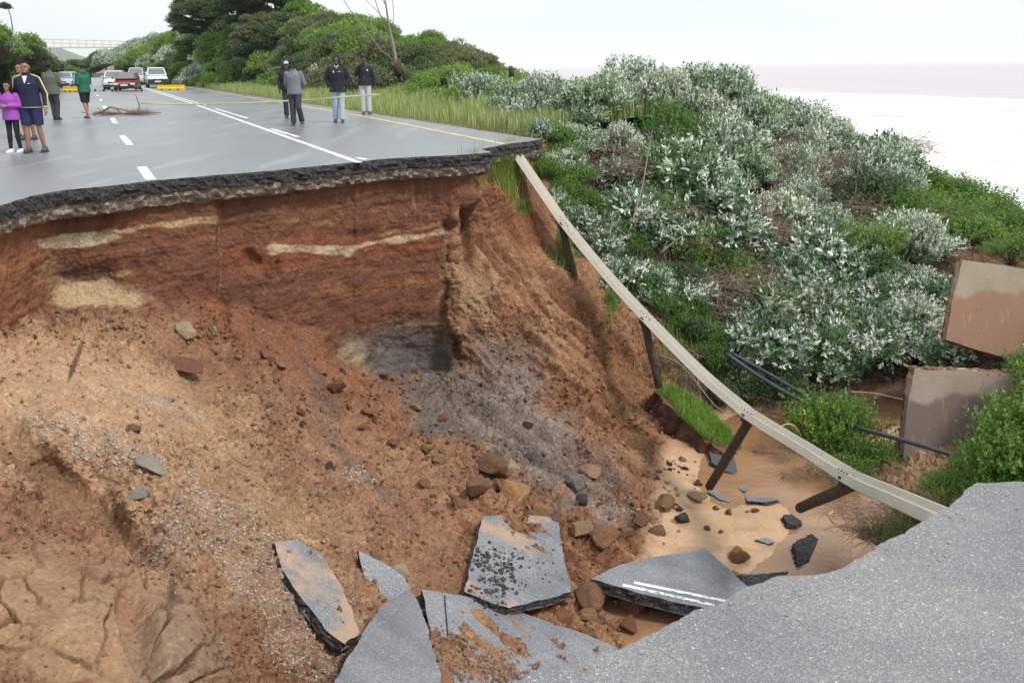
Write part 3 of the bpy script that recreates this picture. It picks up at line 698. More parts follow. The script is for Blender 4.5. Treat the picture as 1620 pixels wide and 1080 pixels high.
for a in [
 (282, 582, 74, 'rock_red', 'flat red clay block half buried below the striped wall', .5), (150, 503, 60, 'rock_red', 'long red clay slab fallen at the foot of the cream patch', .35),
 (100, 500, 34, 'rock_red', 'small red clay block left of the long red slab', .5), (88, 520, 30, 'rock_tan', 'tan clod below the small red clay block', .6),
 (292, 532, 50, 'rock_pale', 'rounded pale cream lump under the red wall', .8), (330, 526, 30, 'rock_pale', 'smaller pale lump right of the rounded cream one', .8),
 (187, 523, 24, 'rock_pale', 'bright pale stone beneath the long red slab', .6), (167, 518, 22, 'rock_grey', 'grey stone left of the bright pale stone', .6),
 (422, 568, 40, 'rock_red', 'red clod on the brown slope below the wall middle', .5), (437, 585, 30, 'rock_tan', 'tan clod touching the red clod on the slope', .7),
 (420, 625, 26, 'rock_pale', 'pale pointed stone on the middle of the slope', .6), (520, 738, 30, 'rock_dark', 'lone black lump on the middle of the slope', .8),
 (474, 681, 18, 'rock_dark', 'small black lump above the lone larger one', .8), (656, 600, 40, 'rock_brown', 'brown block under the grey hollow of the wall', .9),
 (530, 620, 50, 'rock_brown', 'brown clod on the slope left of the grey hollow', .8), (580, 662, 30, 'rock_ochre', 'ochre clod on the slope below the grey hollow', .7),
 (516, 652, 34, 'rock_tan', 'tan clod just below the brown clod on the slope', .7), (690, 740, 36, 'rock_ochre', 'ochre clod above the group of big boulders', .7),
 (812, 792, 92, 'rock_ochre', 'big orange flat-topped boulder behind the clod-strewn asphalt slab', .6), (757, 800, 56, 'rock_brown', 'upright brown boulder left of the big orange one', 1.0),
 (786, 748, 78, 'rock_brown', 'rounded brown boulder above the big orange one', .8), (805, 738, 36, 'rock_pale', 'pale pointed boulder on top of the rounded brown one', .8),
 (852, 804, 50, 'rock_ochre', 'crumbly yellow-brown boulder right of the big orange one', .6), (725, 812, 44, 'rock_brown', 'brown clod left of the upright boulder', .7),
 (685, 820, 46, 'rock_tan', 'tan flat clod two places left of the upright boulder', .6), (898, 775, 50, 'rock_grey', 'grey clay lump above the boulders on the right', .8),
 (918, 798, 36, 'rock_dark', 'dark clay lump in the grey streak near the slope foot', .9), (930, 738, 50, 'rock_tan', 'tan lump in the middle of the grey clay streak', .7),
 (955, 868, 66, 'rock_brown', 'brown boulder right of the clod-strewn slab', .8), (912, 846, 50, 'rock_tan', 'tan boulder at the upper right corner of the clod-strewn slab', .7),
 (950, 845, 40, 'rock_tan', 'tan boulder behind the brown one right of the slab', .7), (985, 848, 44, 'rock_brown', 'brown lump before the lone black boulder', .7),
 (1012, 832, 50, 'rock_brown', 'muddy brown rounded boulder left of the black boulder', .8), (1042, 842, 44, 'rock_brown', 'low muddy boulder at the foot of the black boulder', .6),
 (1050, 805, 46, 'rock_ochre', 'ochre rounded boulder behind the black boulder', .8), (1080, 823, 42, 'rock_dark', 'angular black boulder on the sand flat', 1.0),
 (1068, 801, 34, 'rock_dark', 'small black slab touching the angular black boulder', .5), (1096, 786, 60, 'rock_tan', 'flat tan sandstone at the edge of the sand flat', .35),
 (1133, 808, 16, 'rock_brown', 'leftmost of the round brown stones on the sand flat', .8), (1154, 812, 24, 'rock_brown', 'largest round brown stone on the sand flat', .9),
 (1198, 810, 18, 'rock_brown', 'rightmost of the round brown stones on the sand flat', .8), (1121, 836, 17, 'rock_brown', 'brown stone on the sand below the leftmost round one', .7),
 (1139, 842, 13, 'rock_brown', 'tiny brown stone below the largest round stone', .8), (1180, 810, 8, 'rock_brown', 'pebble between the two larger round stones', .8),
 (1000, 972, 74, 'rock_red', 'big upright red boulder between slabs and near road edge', 1.1), (932, 962, 80, 'rock_brown', 'brown boulder under the front of the clod-strewn slab', .9),
 (960, 935, 60, 'rock_tan', 'tan boulder between the two right-hand slabs', .9), (1028, 985, 44, 'rock_tan', 'tan boulder right of the big upright red one', .9),
 (985, 1003, 50, 'rock_red', 'red boulder partly behind the near road edge', .8), (915, 985, 50, 'rock_ochre', 'ochre lump left of the red boulders', .6),
 (882, 975, 60, 'rock_red', 'red-brown lump in the hollow under the clod-strewn slab', .7), (978, 958, 30, 'rock_grey', 'pale grey stone on top of the red boulder', .6),
 (1175, 888, 46, 'rock_brown', 'brown lump left of the broken asphalt kerb', .7), (1160, 880, 40, 'rock_ochre', 'orange lump on the sand above the white-lined slab', .7),
 (632, 905, 56, 'rock_pale', 'pale yellow block behind the narrow pointed slab', .6), (590, 880, 34, 'rock_tan', 'tan clod left of the pale yellow block', .7),
 (728, 855, 36, 'rock_ochre', 'ochre clod at the left edge of the clod-strewn slab', .8), (742, 838, 30, 'rock_brown', 'brown clod above the ochre one beside the slab', .8),
 (800, 882, 20, 'rock_dark', 'dark clod resting in the middle of the clod-strewn slab', .8), (832, 885, 16, 'rock_dark', 'black pebble-like clod right of the middle of the slab', .9),
 (884, 893, 17, 'rock_dark', 'dark clod near the right edge of the clod-strewn slab', .9), (700, 668, 24, 'rock_brown', 'brown stone at the head of the grey clay streak', .8),
 (655, 650, 30, 'rock_tan', 'tan clod below the brown block and grey hollow', .8), (600, 700, 34, 'rock_tan', 'tan clod in the middle of the debris slope', .7),
 (505, 790, 30, 'rock_pale', 'cream stone above the left asphalt slab', .7), (210, 690, 30, 'rock_brown', 'brown clod on the sand above the concrete pieces', .6),
 (1105, 768, 22, 'rock_dark', 'black sliver left of the slanting wooden post foot', .6), (1165, 708, 20, 'rock_dark', 'black lump at the foot of the grassy block', .8)]:
    px, py, wpx, mk, lab, sq = a
    rock(px, py, wpx, mk, lab, 'boulder' if wpx > 44 else 'stone', sq, .08 if wpx > 44 else .25)
o = rock(229, 748, 78, 'chunk', 'larger of two grey concrete chunks lying on the sand', 'concrete chunk', .45, .1, 2, 'concrete_chunk', None, 1.25, .9)
o = rock(219, 782, 52, 'chunk', 'smaller grey concrete chunk below the larger one', 'concrete chunk', .5, .1, 5, 'concrete_chunk', None, 1.2, 1.3)
# loose clods by zone: each an object, look-alikes share a label
def scatter(n, poly, sizes, mks, label, group, cat='clod', name='clod'):
    P = np.array(poly, float); lo, hi = P.min(0), P.max(0); c = 0; tries = 0
    while c < n and tries < 20*n:
        tries += 1
        x, y = random.uniform(lo[0], hi[0]), random.uniform(lo[1], hi[1]); ins = False
        for i in range(len(P)):
            (x1, y1), (x2, y2) = P[i-1], P[i]
            if (y1 > y) != (y2 > y) and x < (x2-x1)*(y-y1)/(y2-y1)+x1: ins = not ins
        if not ins or float(pn(x/45, y/45, 6.6)) < random.uniform(-.5, .15): continue
        s_ = sizes[0]+(sizes[1]-sizes[0])*random.random()**2.2
        rock(x, y, s_, random.choice(mks), label, cat, random.uniform(.5, .9), .3, None, name, group); c += 1
scatter(55, [(560, 680), (700, 700), (900, 800), (1000, 850), (940, 900), (700, 860), (600, 780)], (9, 34), ['rock_tan', 'rock_brown', 'rock_ochre', 'rock_brown'], 'brown clod of earth at the foot of the slope above the slabs', 'clods above the asphalt slabs')
scatter(35, [(380, 520), (560, 600), (700, 680), (640, 780), (420, 740), (300, 600)], (7, 24), ['rock_tan', 'rock_brown', 'rock_red'], 'small clod of earth on the middle of the debris slope', 'clods on the middle slope')
scatter(22, [(760, 620), (880, 640), (1040, 740), (1050, 800), (960, 830), (800, 720)], (7, 26), ['rock_dark', 'rock_grey', 'rock_brown'], 'grey or dark lump in the grey clay streak', 'lumps in the clay streak')
scatter(35, [(920, 890), (1000, 930), (1060, 960), (990, 1020), (900, 985), (850, 960)], (10, 34), ['rock_tan', 'rock_brown', 'rock_red'], 'clod in the hole between slabs and near road', 'clods in the hole by the road edge')
scatter(22, [(60, 590), (330, 560), (420, 700), (350, 860), (150, 760), (40, 680)], (5, 15), ['rock_tan', 'rock_brown', 'rock_pale'], 'little clod on the pale sandy shelf', 'clods on the sandy shelf')
scatter(26, [(1225, 735), (1290, 722), (1345, 745), (1340, 775), (1262, 778), (1225, 765)], (6, 18), ['rock_brown', 'rock_grey', 'rock_dark', 'rock_red'], 'small muddy stone on the debris bar in the stream behind the guard rail', 'stones on the debris bar')
scatter(24, [(1040, 700), (1110, 700), (1110, 770), (1060, 790), (1030, 760)], (6, 20), ['rock_brown', 'rock_tan', 'rock_dark'], 'small clod at the foot of the slope beside the sand flat', 'clods beside the sand flat')
# crumbs nobody could count
def crumbs(name, label, n, region, s0, s1, mat, seed, prob=None):
    r = np.random.default_rng(seed); rv = [rock_data(900+seed*7+i, 1, .5) for i in range(4)]
    i0, i1 = [int(np.argmin(np.abs(ux-x))) for x in region[:2]]; VVs, Fs, Cs = [], [], []; off = 0
    cand_i = r.integers(i0, i1, n*6); yy = r.uniform(region[2], region[3], n*6)
    jj = np.clip(((yy-top[cand_i])/(1170-top[cand_i])*(nv-1)).astype(int), 1, nv-1)
    ok = (yy > top[cand_i]+6) & (TAL[cand_i, jj] > .6)
    if prob is not None: ok &= prob[cand_i, jj] > r.uniform(0, 1, n*6)
    cand_i, jj = cand_i[ok][:n], jj[ok][:n]
    for i, j in zip(cand_i, jj):
        V, Fc = rv[r.integers(4)]; sz = (s0+(s1-s0)*r.random()**3.4)*min(1.25, max(.45, Pd[i, j, 1]/11))
        q = r.normal(size=(3, 3)); q, _ = np.linalg.qr(q)
        V = (V*np.array([1, .8, .6])) @ q * sz + Pd[i, j] + Nn[i, j]*sz*.3
        VVs.append(V); Fs.append(Fc+off); off += len(V)
        c = Cc[i, j]*r.uniform(.6, 1.25) if r.random() > .035 else np.array([.30, .26, .23])*r.uniform(.4, 1.4)
        Cs.append(np.tile(c, (len(V), 1)))
    o = mesh_np(name, np.concatenate(VVs), np.concatenate(Fs), mat, False, None, {'Col': np.concatenate(Cs), 'Wet': np.zeros((off, 3))})
    tag(o, label, 'rubble', None, 'stuff')
pr = np.clip(.08+1.3*np.clip(rough, 0, 1)*(1-mound)*(1-.8*chan)*(1-.95*flat)*(1-.8*smoothsand), 0, 1)*(1-np.clip(veg*3, 0, 1))
crumbs('soil_crumbs', 'loose crumbs of brown soil covering the debris slope', 12000, (-10, 1080, 480, 1100), .008, .052, M['earth'], 1, pr)
crumbs('gravel', 'pale grey gravel spilled in streaks down the sandy slope', 6500, (40, 640, 600, 1100), .008, .030, simple('gravel_grey', (.43, .35, .285), .85, .45, 30), 2, np.clip(grav*1.6, 0, 1))

# ---- slabs of fallen asphalt
def mat_slab(name, mud, seed):
    s = N(name); v = s.co(); w_ = s.n('Mapping'); w_.inputs['Location'].default_value = (seed*3.7, seed*1.3, 0); s.l(v, w_.inputs['Vector']); v2 = w_.outputs['Vector']
    vc = s.n('TexVoronoi', Scale=110.0); s.l(v, vc.inputs['Vector']); sep = s.n('SeparateColor'); s.l(vc.outputs['Color'], sep.inputs[0])
    c = s.ramp(sep.outputs[0], [(0, (.135, .145, .165)), (.6, (.19, .20, .22)), (.9, (.26, .265, .28)), (1, (.42, .42, .43))])
    b = s.noise(1.6, 5, .6, v2); c = s.mix(s.rf(b, .3, .7), s.mix(1.0, c, (.72, .75, .8), 'MULTIPLY'), s.mix(1.0, c, (1.2, 1.18, 1.15), 'MULTIPLY'))
    g = s.noise(1.1, 6, .68, v2); gf = s.rf(g, .58-mud*.33, .72-mud*.33)
    st = s.mix(s.noise(40, 4, .7, v), (.36, .22, .135), (.52, .35, .23)); c = s.mix(s.math('MULTIPLY', gf, s.rf(s.noise(25, 4, .7, v), .3, .5, .55, 1.0)), c, st)
    h = s.math('ADD', s.math('MULTIPLY', vc.outputs['Distance'], -.6), s.noise(50, 4, .6, v))
    return s.fin(c, s.rf(b, .3, .7, .42, .62), s.bump(h, .45, .006), .5)
def slab(name, label, pts, thick, mat, lift=.1, dY=None, jit=.012, step=.06, cat='asphalt slab', side=None, curl=0.0, seed=0, ys=None):
    """pts: outline pixels; their distances come from the ground under them (plus dY) fitted by one plane"""
    if ys is None: ys = [surfd(x, y)[0].y-lift*2.0 for x, y in pts]
    if dY: ys = [a+b for a, b in zip(ys, dY)]
    P = np.array([PY(x, y, Y) for (x, y), Y in zip(pts, ys)]); c = P.mean(0); u_, s_, vt_ = np.linalg.svd(P-c); n = vt_[2]
    if n[2] < 0 or (abs(n[2]) < .2 and n @ (np.array([0, 0, CAMZ])-c) < 0): n = -n
    n = Vector(n); c = Vector(c); out = []
    for x, y in pts:
        d = ray(x, y); o_ = Vector((0, 0, CAMZ)); t = (c-o_).dot(n)/d.dot(n); out.append(o_+d*t)
    den = []
    for k in range(len(out)):
        a, b = out[k], out[(k+1) % len(out)]; m_ = max(1, int((b-a).length/step)); tt_ = (b-a).normalized(); nn = tt_.cross(n)
        for q in range(m_):
            p = a.lerp(b, q/m_); j = jit*(float(pn(p.x*4, p.y*4, p.z*4+seed))*1.6+.8*float(pn(p.x*15, p.y*15, p.z*15+seed))+random.uniform(-.3, .3)) if q else 0
            den.append(p+nn*j)
    bm = bmesh.new(); L_ = 4; rings = []
    cen = sum(den, Vector())/len(den)
    for l in range(L_):
        f = l/(L_-1); ring = []
        for p in den:
            k = 0 if l == 0 else (random.uniform(-.022, .016)+.03*float(pn(p.x*9, p.y*9, l*3.1)))
            ring.append(bm.verts.new(p - n*(thick*f) + (p-cen).normalized()*k))
        rings.append(ring)
    m_ = len(den)
    ft = bm.faces.new(rings[0]); fb = bm.faces.new(list(reversed(rings[-1])))
    for l in range(L_-1):
        for k in range(m_):
            f = bm.faces.new((rings[l][k], rings[l+1][k], rings[l+1][(k+1) % m_], rings[l][(k+1) % m_])); f.material_index = 1
    tr = bmesh.ops.triangulate(bm, faces=[ft, fb], ngon_method='EAR_CLIP')
    bmesh.ops.recalc_face_normals(bm, faces=bm.faces)
    o = bm_obj(name, bm, [mat, side or M['broken_asphalt']]); tag(o, label, cat); return o, (c, n)
SM = [mat_slab('fallen_asphalt_clean', -.25, 1), mat_slab('fallen_asphalt_dusty', .28, 2), mat_slab('fallen_asphalt_muddy', .55, 3)]
slab('asphalt_slab', 'narrow sand-streaked asphalt slab lying on the slope, leftmost', [(434, 858), (470, 852), (508, 878), (540, 925), (558, 965), (569, 1000), (545, 1018), (520, 1000), (480, 950), (446, 900)], .08, SM[2], .16)
slab('asphalt_slab', 'pointed slate-grey asphalt slab behind the large tilted one', [(567, 870), (600, 886), (640, 912), (652, 930), (610, 965), (592, 955), (578, 915)], .12, SM[0], .12, [0, 0, 0, 0, .35, .35, .2])
slab('asphalt_slab', 'large steep asphalt slab rising to a point at the bottom of the photo', [(648, 928), (668, 965), (690, 1045), (704, 1100), (690, 1180), (480, 1180), (530, 1075), (575, 1000), (600, 962)], .16, SM[0], .3, [-.0, -.1, -.35, -.5, -.9, -.9, -.4, -.1, 0])
oC, plC = slab('asphalt_slab', 'wide clean asphalt slab with a dark groove running under the near road edge', [(667, 932), (735, 942), (790, 955), (870, 984), (930, 1004), (985, 1026), (960, 1080), (900, 1150), (700, 1170), (694, 1050), (678, 985)], .17, SM[0], .12, [.1, .1, .05, 0, 0, 0, 0, 0, 0, 0, 0])
oD, plD = slab('asphalt_slab', 'asphalt slab strewn with black clods, backed by orange boulders', [(764, 816), (820, 813), (883, 818), (889, 862), (897, 905), (904, 935), (860, 948), (806, 961), (770, 950), (735, 935), (748, 880)], .09, SM[1], .08, [.05, .05, .05, 0, -.1, -.12, -.15, -.18, -.15, -.1, 0])
oE, plE = slab('asphalt_slab', 'asphalt slab with a double white line along its broken front', [(985, 891), (1040, 880), (1117, 868), (1150, 896), (1192, 936), (1160, 975), (1120, 962), (1060, 950), (1000, 934), (935, 915), (960, 902)], .13, SM[0], .16, [.1, .1, .1, 0, -.1, -.2, -.3, -.35, -.35, -.3, -.1])
def on_plane(pl, x, y, h=.004):
    c, n = pl; d = ray(x, y); o_ = Vector((0, 0, CAMZ)); t = (c-o_).dot(n)/d.dot(n); return o_+d*t+n*h
def pstripe(pl, a, b, wd, mat, par, name='painted_line'):
    p, q = on_plane(pl, *a), on_plane(pl, *b); sd_ = (q-p).normalized().cross(pl[1])*wd/2
    o = mesh_np(name, np.array([tuple(v) for v in (p-sd_, q-sd_, q+sd_, p+sd_)]), np.array([[0, 1, 2, 3]]), mat, False, par); return o
pstripe(plE, (1003, 921), (1150, 951), .075, M['white_paint'], oE); pstripe(plE, (985, 925), (1130, 957), .075, M['white_paint'], oE)
# groove and loose black clods lying on slabs
pstripe(plC, (703, 942), (708, 1006), .018, M['broken_asphalt'], oC, 'groove')
def dump(name, label, pl, pts, sz, mk, n, seed, spread):
    r = random.Random(seed); VVs, Fs = [], []; off = 0
    for k in range(n):
        cx, cy_ = r.choice(pts); a = r.gauss(0, spread[0]); b = r.gauss(0, spread[1]); p = on_plane(pl, cx+a, cy_+b, 0)
        V, Fc = RVl[r.randrange(4)]; s_ = sz[0]+(sz[1]-sz[0])*r.random()**2.5; q = np.array(Matrix.Rotation(r.uniform(0, 6), 3, 'Z'))
        VVs.append((V*np.array([1, .8, .7])*s_) @ q.T + np.array(p+pl[1]*s_*.4)); Fs.append(Fc+off); off += len(V)
    o = mesh_np(name, np.concatenate(VVs), np.concatenate(Fs), M[mk], False); tag(o, label, 'rubble', None, 'stuff')
RVl = [rock_data(300+i, 2, .5) for i in range(4)]
dump('black_crumbs', 'heap of black asphalt crumbs on the clod-strewn slab', plD, [(770, 890), (785, 905), (795, 925), (760, 880), (800, 893), (775, 940)], (.007, .038), 'rock_dark', 380, 4, (17, 11))
dump('black_crumbs', 'sparse black crumbs across the right half of the clod-strewn slab', plD, [(850, 890), (840, 905), (860, 870)], (.008, .022), 'rock_dark', 60, 5, (28, 22))
dump('sand_crumbs', 'tan soil crumbs spilled on the wide slab', plC, [(720, 1040), (760, 1052), (800, 1064), (702, 1020), (700, 1060)], (.008, .042), 'rock_tan', 800, 6, (22, 11))
dump('sand_crumbs', 'pale gravel pile in the middle of the wide slab', plC, [(812, 1030), (800, 1035)], (.008, .03), 'rock_pale', 90, 7, (12, 6))
p = on_plane(plC, 848, 1055, .03); o = bpy.data.objects.new('rock', rock_mesh(4, 'rock_tan')); COL.objects.link(o); o.location = p; o.scale = (.06, .045, .035); tag(o, 'single tan stone lying on the wide slab near its front', 'stone')
slab('earth_slab', 'brown crusted block leaning under the steep slab at the bottom', [(672, 1042), (700, 1050), (716, 1075), (725, 1120), (690, 1110)], .2, M['rock_brown'], .45, None, .02, .05, 'clod', M['rock_brown'])
# dark chunks of road edge by the water
slab('asphalt_chunk', 'thick black chunk of road edge with exposed stones beside the water', [(1258, 858), (1285, 844), (1305, 862), (1306, 876), (1290, 888), (1262, 892)], .16, M['broken_asphalt'], .16, None, .02, .04, 'asphalt chunk')
slab('asphalt_chunk', 'long black strip of broken road edge along the near road', [(1165, 909), (1230, 905), (1290, 896), (1312, 900), (1300, 915), (1250, 922), (1195, 935)], .16, M['broken_asphalt'], .12, None, .02, .04, 'asphalt chunk')
slab('asphalt_chunk', 'thin grey asphalt plate flooded with sand left of the thick black chunk', [(1238, 868), (1258, 856), (1275, 880), (1262, 892), (1235, 890)], .04, SM[0], .03, None, .01, .05, 'asphalt plate')
slab('asphalt_chunk', 'small black asphalt lump alone on the sand below the lying post', [(1239, 814), (1252, 812), (1268, 824), (1262, 831), (1246, 828)], .09, M['broken_asphalt'], .08, None, .01, .03, 'asphalt chunk')
slab('asphalt_chunk', 'thin black asphalt flake on the sand flat', [(1195, 853), (1213, 850), (1225, 856), (1215, 860)], .03, SM[0], .03, None, .01, .03, 'asphalt flake')
slab('asphalt_chunk', 'black angular asphalt block under the grassy ledge', [(1122, 712), (1148, 716), (1170, 725), (1182, 742), (1160, 749), (1140, 742), (1125, 730)], .2, M['slab_asphalt'], .15, None, .01, .05, 'asphalt block')
slab('asphalt_chunk', 'submerged asphalt plate at the foot of the slanting post', [(1118, 764), (1140, 778), (1162, 795), (1140, 790), (1120, 778)], .04, SM[0], .04, None, .01, .05, 'asphalt plate')
slab('asphalt_chunk', 'little grey plate standing in the water right of the slanting post', [(1163, 753), (1176, 752), (1184, 765), (1178, 778), (1168, 770)], .04, SM[0], .08, None, .01, .05, 'asphalt plate')
slab('asphalt_chunk', 'long thin asphalt plate in the stream above the lying post', [(1178, 783), (1210, 786), (1232, 790), (1210, 794), (1182, 792)], .04, SM[0], .05, None, .01, .05, 'asphalt plate')

rr_ = random.Random(12); V_, F_, off = [], [], 0
for k in range(420):
    i = rr_.randrange(4, len(ne)-4); t = (ne[i+1]-ne[i-1]).normalized(); nn = Vector((t.y, -t.x, 0)); nn = nn if nn.y < 0 else -nn
    p = ne[i]+nn*(.02+abs(rr_.gauss(0, .10))); s_ = .002+.006*rr_.random()**3; Vr, Fr = RVl[k % 4]
    V_.append(Vr*np.array([1, .8, .6])*s_+np.array(p+Vector((0, 0, s_*.35)))); F_.append(Fr+off); off += len(Vr)
o = mesh_np('loose_grit', np.concatenate(V_), np.concatenate(F_), M['chunk'], False); tag(o, 'loose grit lying along the broken edge of the near road', 'grit', None, 'stuff')
# ---- concrete slabs of the collapsed culvert
def mat_concrete(name, seed, low, hi=((.30, .25, .175), (.38, .33, .25))):
    s = N(name); v = s.co(); sx = s.n('SeparateXYZ'); s.l(v, sx.inputs[0])
    n = s.noise(1.3, 6, .65, v); d = s.noise(2.2, 5, .6, s.co((4, 4, .5)))
    z = s.math('ADD', sx.outputs[2], s.math('MULTIPLY', s.math('SUBTRACT', n, .5), .55))
    c = s.mix(s.rf(n, .3, .7), *hi)
    c = s.mix(s.rf(z, seed+.05, seed-.05), c, s.mix(n, low, tuple(x*1.25 for x in low)))
    c = s.mix(s.rf(d, .58, .7, 0, .6), c, (.45, .25, .13)); c = s.mix(s.rf(s.noise(9, 5, .7, v), .62, .72, 0, .7), c, (.14, .10, .08))
    return s.fin(c, .8, s.bump(s.noise(14, 6, .7, v), .5, .02), .3)
cA = mat_concrete('stained_concrete', -2.45, (.24, .14, .095), ((.24, .20, .145), (.32, .275, .205))); cB = mat_concrete('stained_concrete_dark', -3.75, (.165, .125, .105), ((.29, .22, .175), (.38, .31, .26)))
slab('concrete_slab', 'tilted rust-stained concrete panel, upper of the two at the right edge', [(1523, 411), (1570, 417), (1720, 441), (1712, 596), (1600, 568), (1545, 553), (1496, 537), (1508, 470)], .16, cA, 0, None, .008, .08, 'concrete panel', cA, ys=[16.6, 16.6, 16.7, 16.0, 16.0, 16.0, 16.0, 16.3])
oc, plc = slab('concrete_slab', 'upright water-stained concrete panel with crumbled top standing in mud', [(1447, 583), (1480, 586), (1530, 584), (1570, 589), (1612, 590), (1604, 690), (1598, 770), (1500, 765), (1428, 752), (1431, 700), (1436, 640)], .2, cB, 0, None, .012, .08, 'concrete panel', cB, ys=[14.6, 14.6, 14.6, 14.6, 14.6, 14.4, 14.3, 14.3, 14.3, 14.4, 14.5])
V_, F_, off = [], [], 0
for k in range(90):
    x = random.uniform(1447, 1612); p = on_plane(plc, x, 584+(x-1447)*.04+random.uniform(-3, 6), -.08); Vr, Fr = RVl[k % 4]; s_ = random.uniform(.03, .08)
    V_.append(Vr*np.array([1.3, 1.2, .6])*s_+np.array(p)); F_.append(Fr+off); off += len(Vr)
mesh_np('crumbled_top', np.concatenate(V_), np.concatenate(F_), M['rock_brown'], False, oc)

# ---- guard rail hanging across the washout
def mat_rail():
    s = N('weathered_galvanised_steel'); v = s.co(); n = s.noise(2.2, 6, .7, v); m = s.noise(18, 5, .7, v)
    c = s.mix(n, (.33, .30, .25), (.49, .455, .385)); c = s.mix(s.rf(m, .60, .72, 0, .7), c, (.24, .16, .10)); return s.fin(c, .6, s.bump(m, .15, .01), .4, .15)
M['rail'] = mat_rail()
def mat_wood():
    s = N('creosoted_timber'); v = s.co((1, 1, 1)); n = s.noise(9, 6, .7, s.co((3, 3, .6))); n2 = s.noise(60, 4, .7, v)
    c = s.mix(s.rf(n, .3, .7), (.035, .026, .022), (.12, .085, .065)); return s.fin(c, .75, s.bump(s.math('ADD', n, n2), .8, .02), .3)
M['post'] = mat_wood(); M['bolt'] = simple('dark_bolt', (.10, .09, .085), .5, .2, 8, 0, .6)
rp = [(812, 238, 19.9), (830, 264, 19.75), (862, 311, 19.3), (894, 356, 18.8), (957, 433, 17.6), (1024, 506, 16.2), (1108, 591, 14.6), (1172, 646, 13.3), (1202, 668, 12.7), (1272, 711, 11.4), (1346, 757, 9.7), (1412, 787, 8.4), (1500, 826, 7.0)]
RP3 = [PY(*a) for a in rp]
def catmull(P, n):
    out = []; P = [P[0]*2-P[1]]+P+[P[-1]*2-P[-2]]
    for i in range(1, len(P)-2):
        for k in range(n):
            t = k/n; a, b, c, d = P[i-1:i+3]
            out.append(.5*((2*b)+(c-a)*t+(2*a-5*b+4*c-d)*t*t+(3*b-a-3*c+d)*t**3))
    out.append(P[-2]); return out
RC = catmull(RP3, 8)
rail = empty('guard_rail', RP3[0], 0, 'long pale steel guard rail hanging across the washout with its posts dangling', 'guard rail')
PROF = [(-.158, .012), (-.150, .0), (-.128, .004), (-.098, .076), (-.062, .080), (-.022, .004), (.022, .004), (.062, .080), (.098, .076), (.128, .004), (.150, .0), (.158, .012)]
def rframe(i):
    t = (RC[min(i+1, len(RC)-1)]-RC[max(i-1, 0)]).normalized(); v = (Vector((0, 0, CAMZ))-RC[i]).normalized()
    vp = (v-t*v.dot(t)).normalized(); b = t.cross(vp)                # across the rail, seen from the camera
    if b.z < 0: b = -b
    a = R(59)                                                        # the rail has rolled: its face looks up
    n = vp*math.cos(a)+b*math.sin(a); u = b*math.cos(a)-vp*math.sin(a); return t, n, u
V_ = []
for i, p in enumerate(RC):
    t, n, u = rframe(i)
    V_ += [tuple(p+u*a+n*b) for a, b in PROF]
beam = mesh_np('beam', np.array(V_), grid_faces(len(RC), len(PROF)), M['rail'], True, None)
md = beam.modifiers.new('thickness', 'SOLIDIFY'); md.thickness = .006; md.offset = -1
beam.parent = rail; beam.matrix_parent_inverse = Matrix.Translation(-rail.location)
def radd(o): o.parent = rail; o.matrix_parent_inverse = Matrix.Translation(-rail.location); return o
for idx, (ix, (bx, by, bY)) in enumerate(zip([24, 40, 60, 80], [(911, 447, 18.45), (1043, 614, 15.9), (1122, 770, 13.6), (1266, 803, 11.2)])):
    t, n, u = rframe(ix); a = RC[ix]-n*.09 - u*.02; b = PY(bx, by, bY); d = (b-a).normalized(); Lp = (b-a).length
    pts = [a-d*.10, a, a+d*Lp*.35, a+d*Lp*.7, b]; j = Vector((.008, 0, .01))
    pts = [p + j*(k % 2) for k, p in enumerate(pts)]
    post = radd(bm_obj('post', tube(pts, [.066, .070, .072, .071, .068], 14), M['post'], None, True))
    bm = bmesh.new()                                                  # block between post and beam
    box(bm, RC[ix]-n*.03, (.10, .12, .26), Matrix([t, n, u]).transposed(), .006); radd(bm_obj('spacer_block', bm, M['post']))
    for k in range(8):                                                # splice bolts
        q = RC[ix]+t*(.05+.10*(k//2)-.2)+u*(.085 if k % 2 else -.085)+n*.082
        bm = bmesh.new(); bmesh.ops.create_uvsphere(bm, u_segments=8, v_segments=5, radius=.014); bmesh.ops.translate(bm, vec=q, verts=bm.verts)
        radd(bm_obj('bolt', bm, M['bolt'], None, True))
    q = RC[ix]+n*.012; bm = tube([q-t*.05, q+t*.05], .02, 8); radd(bm_obj('slot_washer', bm, M['bolt']))

# ---- black pipes, hoses
M['pipe'] = simple('black_pipe', (.045, .055, .075), .35, .2, 6, .05)
M['hose'] = simple('yellow_hose', (.62, .45, .16), .5, .2, 6)
def pipe(pts, r, mat, name, label, cat):
    P = catmull([PY(*p) for p in pts], 8); o = bm_obj(name, tube(P, r, 12), mat, None, True); tag(o, label, cat); return o
pa = pipe([(1150, 560, 17.3), (1190, 588, 17.0), (1235, 616, 16.6), (1285, 642, 16.2), (1330, 665, 15.4), (1370, 680, 14.6), (1425, 695, 13.9), (1480, 711, 13.4), (1530, 726, 13.0)], .038, M['pipe'], 'pipe', 'lower black pipe running across the gully into the bushes by the near road', 'pipe')
pipe([(1158, 559, 17.5), (1200, 582, 17.2), (1245, 608, 16.8), (1288, 634, 16.4), (1320, 662, 16.2)], .034, M['pipe'], 'pipe', 'upper black pipe ending under the overgrown mound in the gully', 'pipe')
pipe([(1222, 692, 15.2), (1236, 674, 15.2), (1254, 672, 15.2), (1268, 690, 15.3)], .012, M['hose'], 'hose', 'pale yellow hose looping behind the guard rail', 'hose')
pipe([(1318, 808, 11.9), (1312, 816, 11.8), (1320, 828, 11.8), (1336, 838, 11.8)], .012, M['hose'], 'hose', 'yellow hose end curled on the bank beside the water', 'hose')
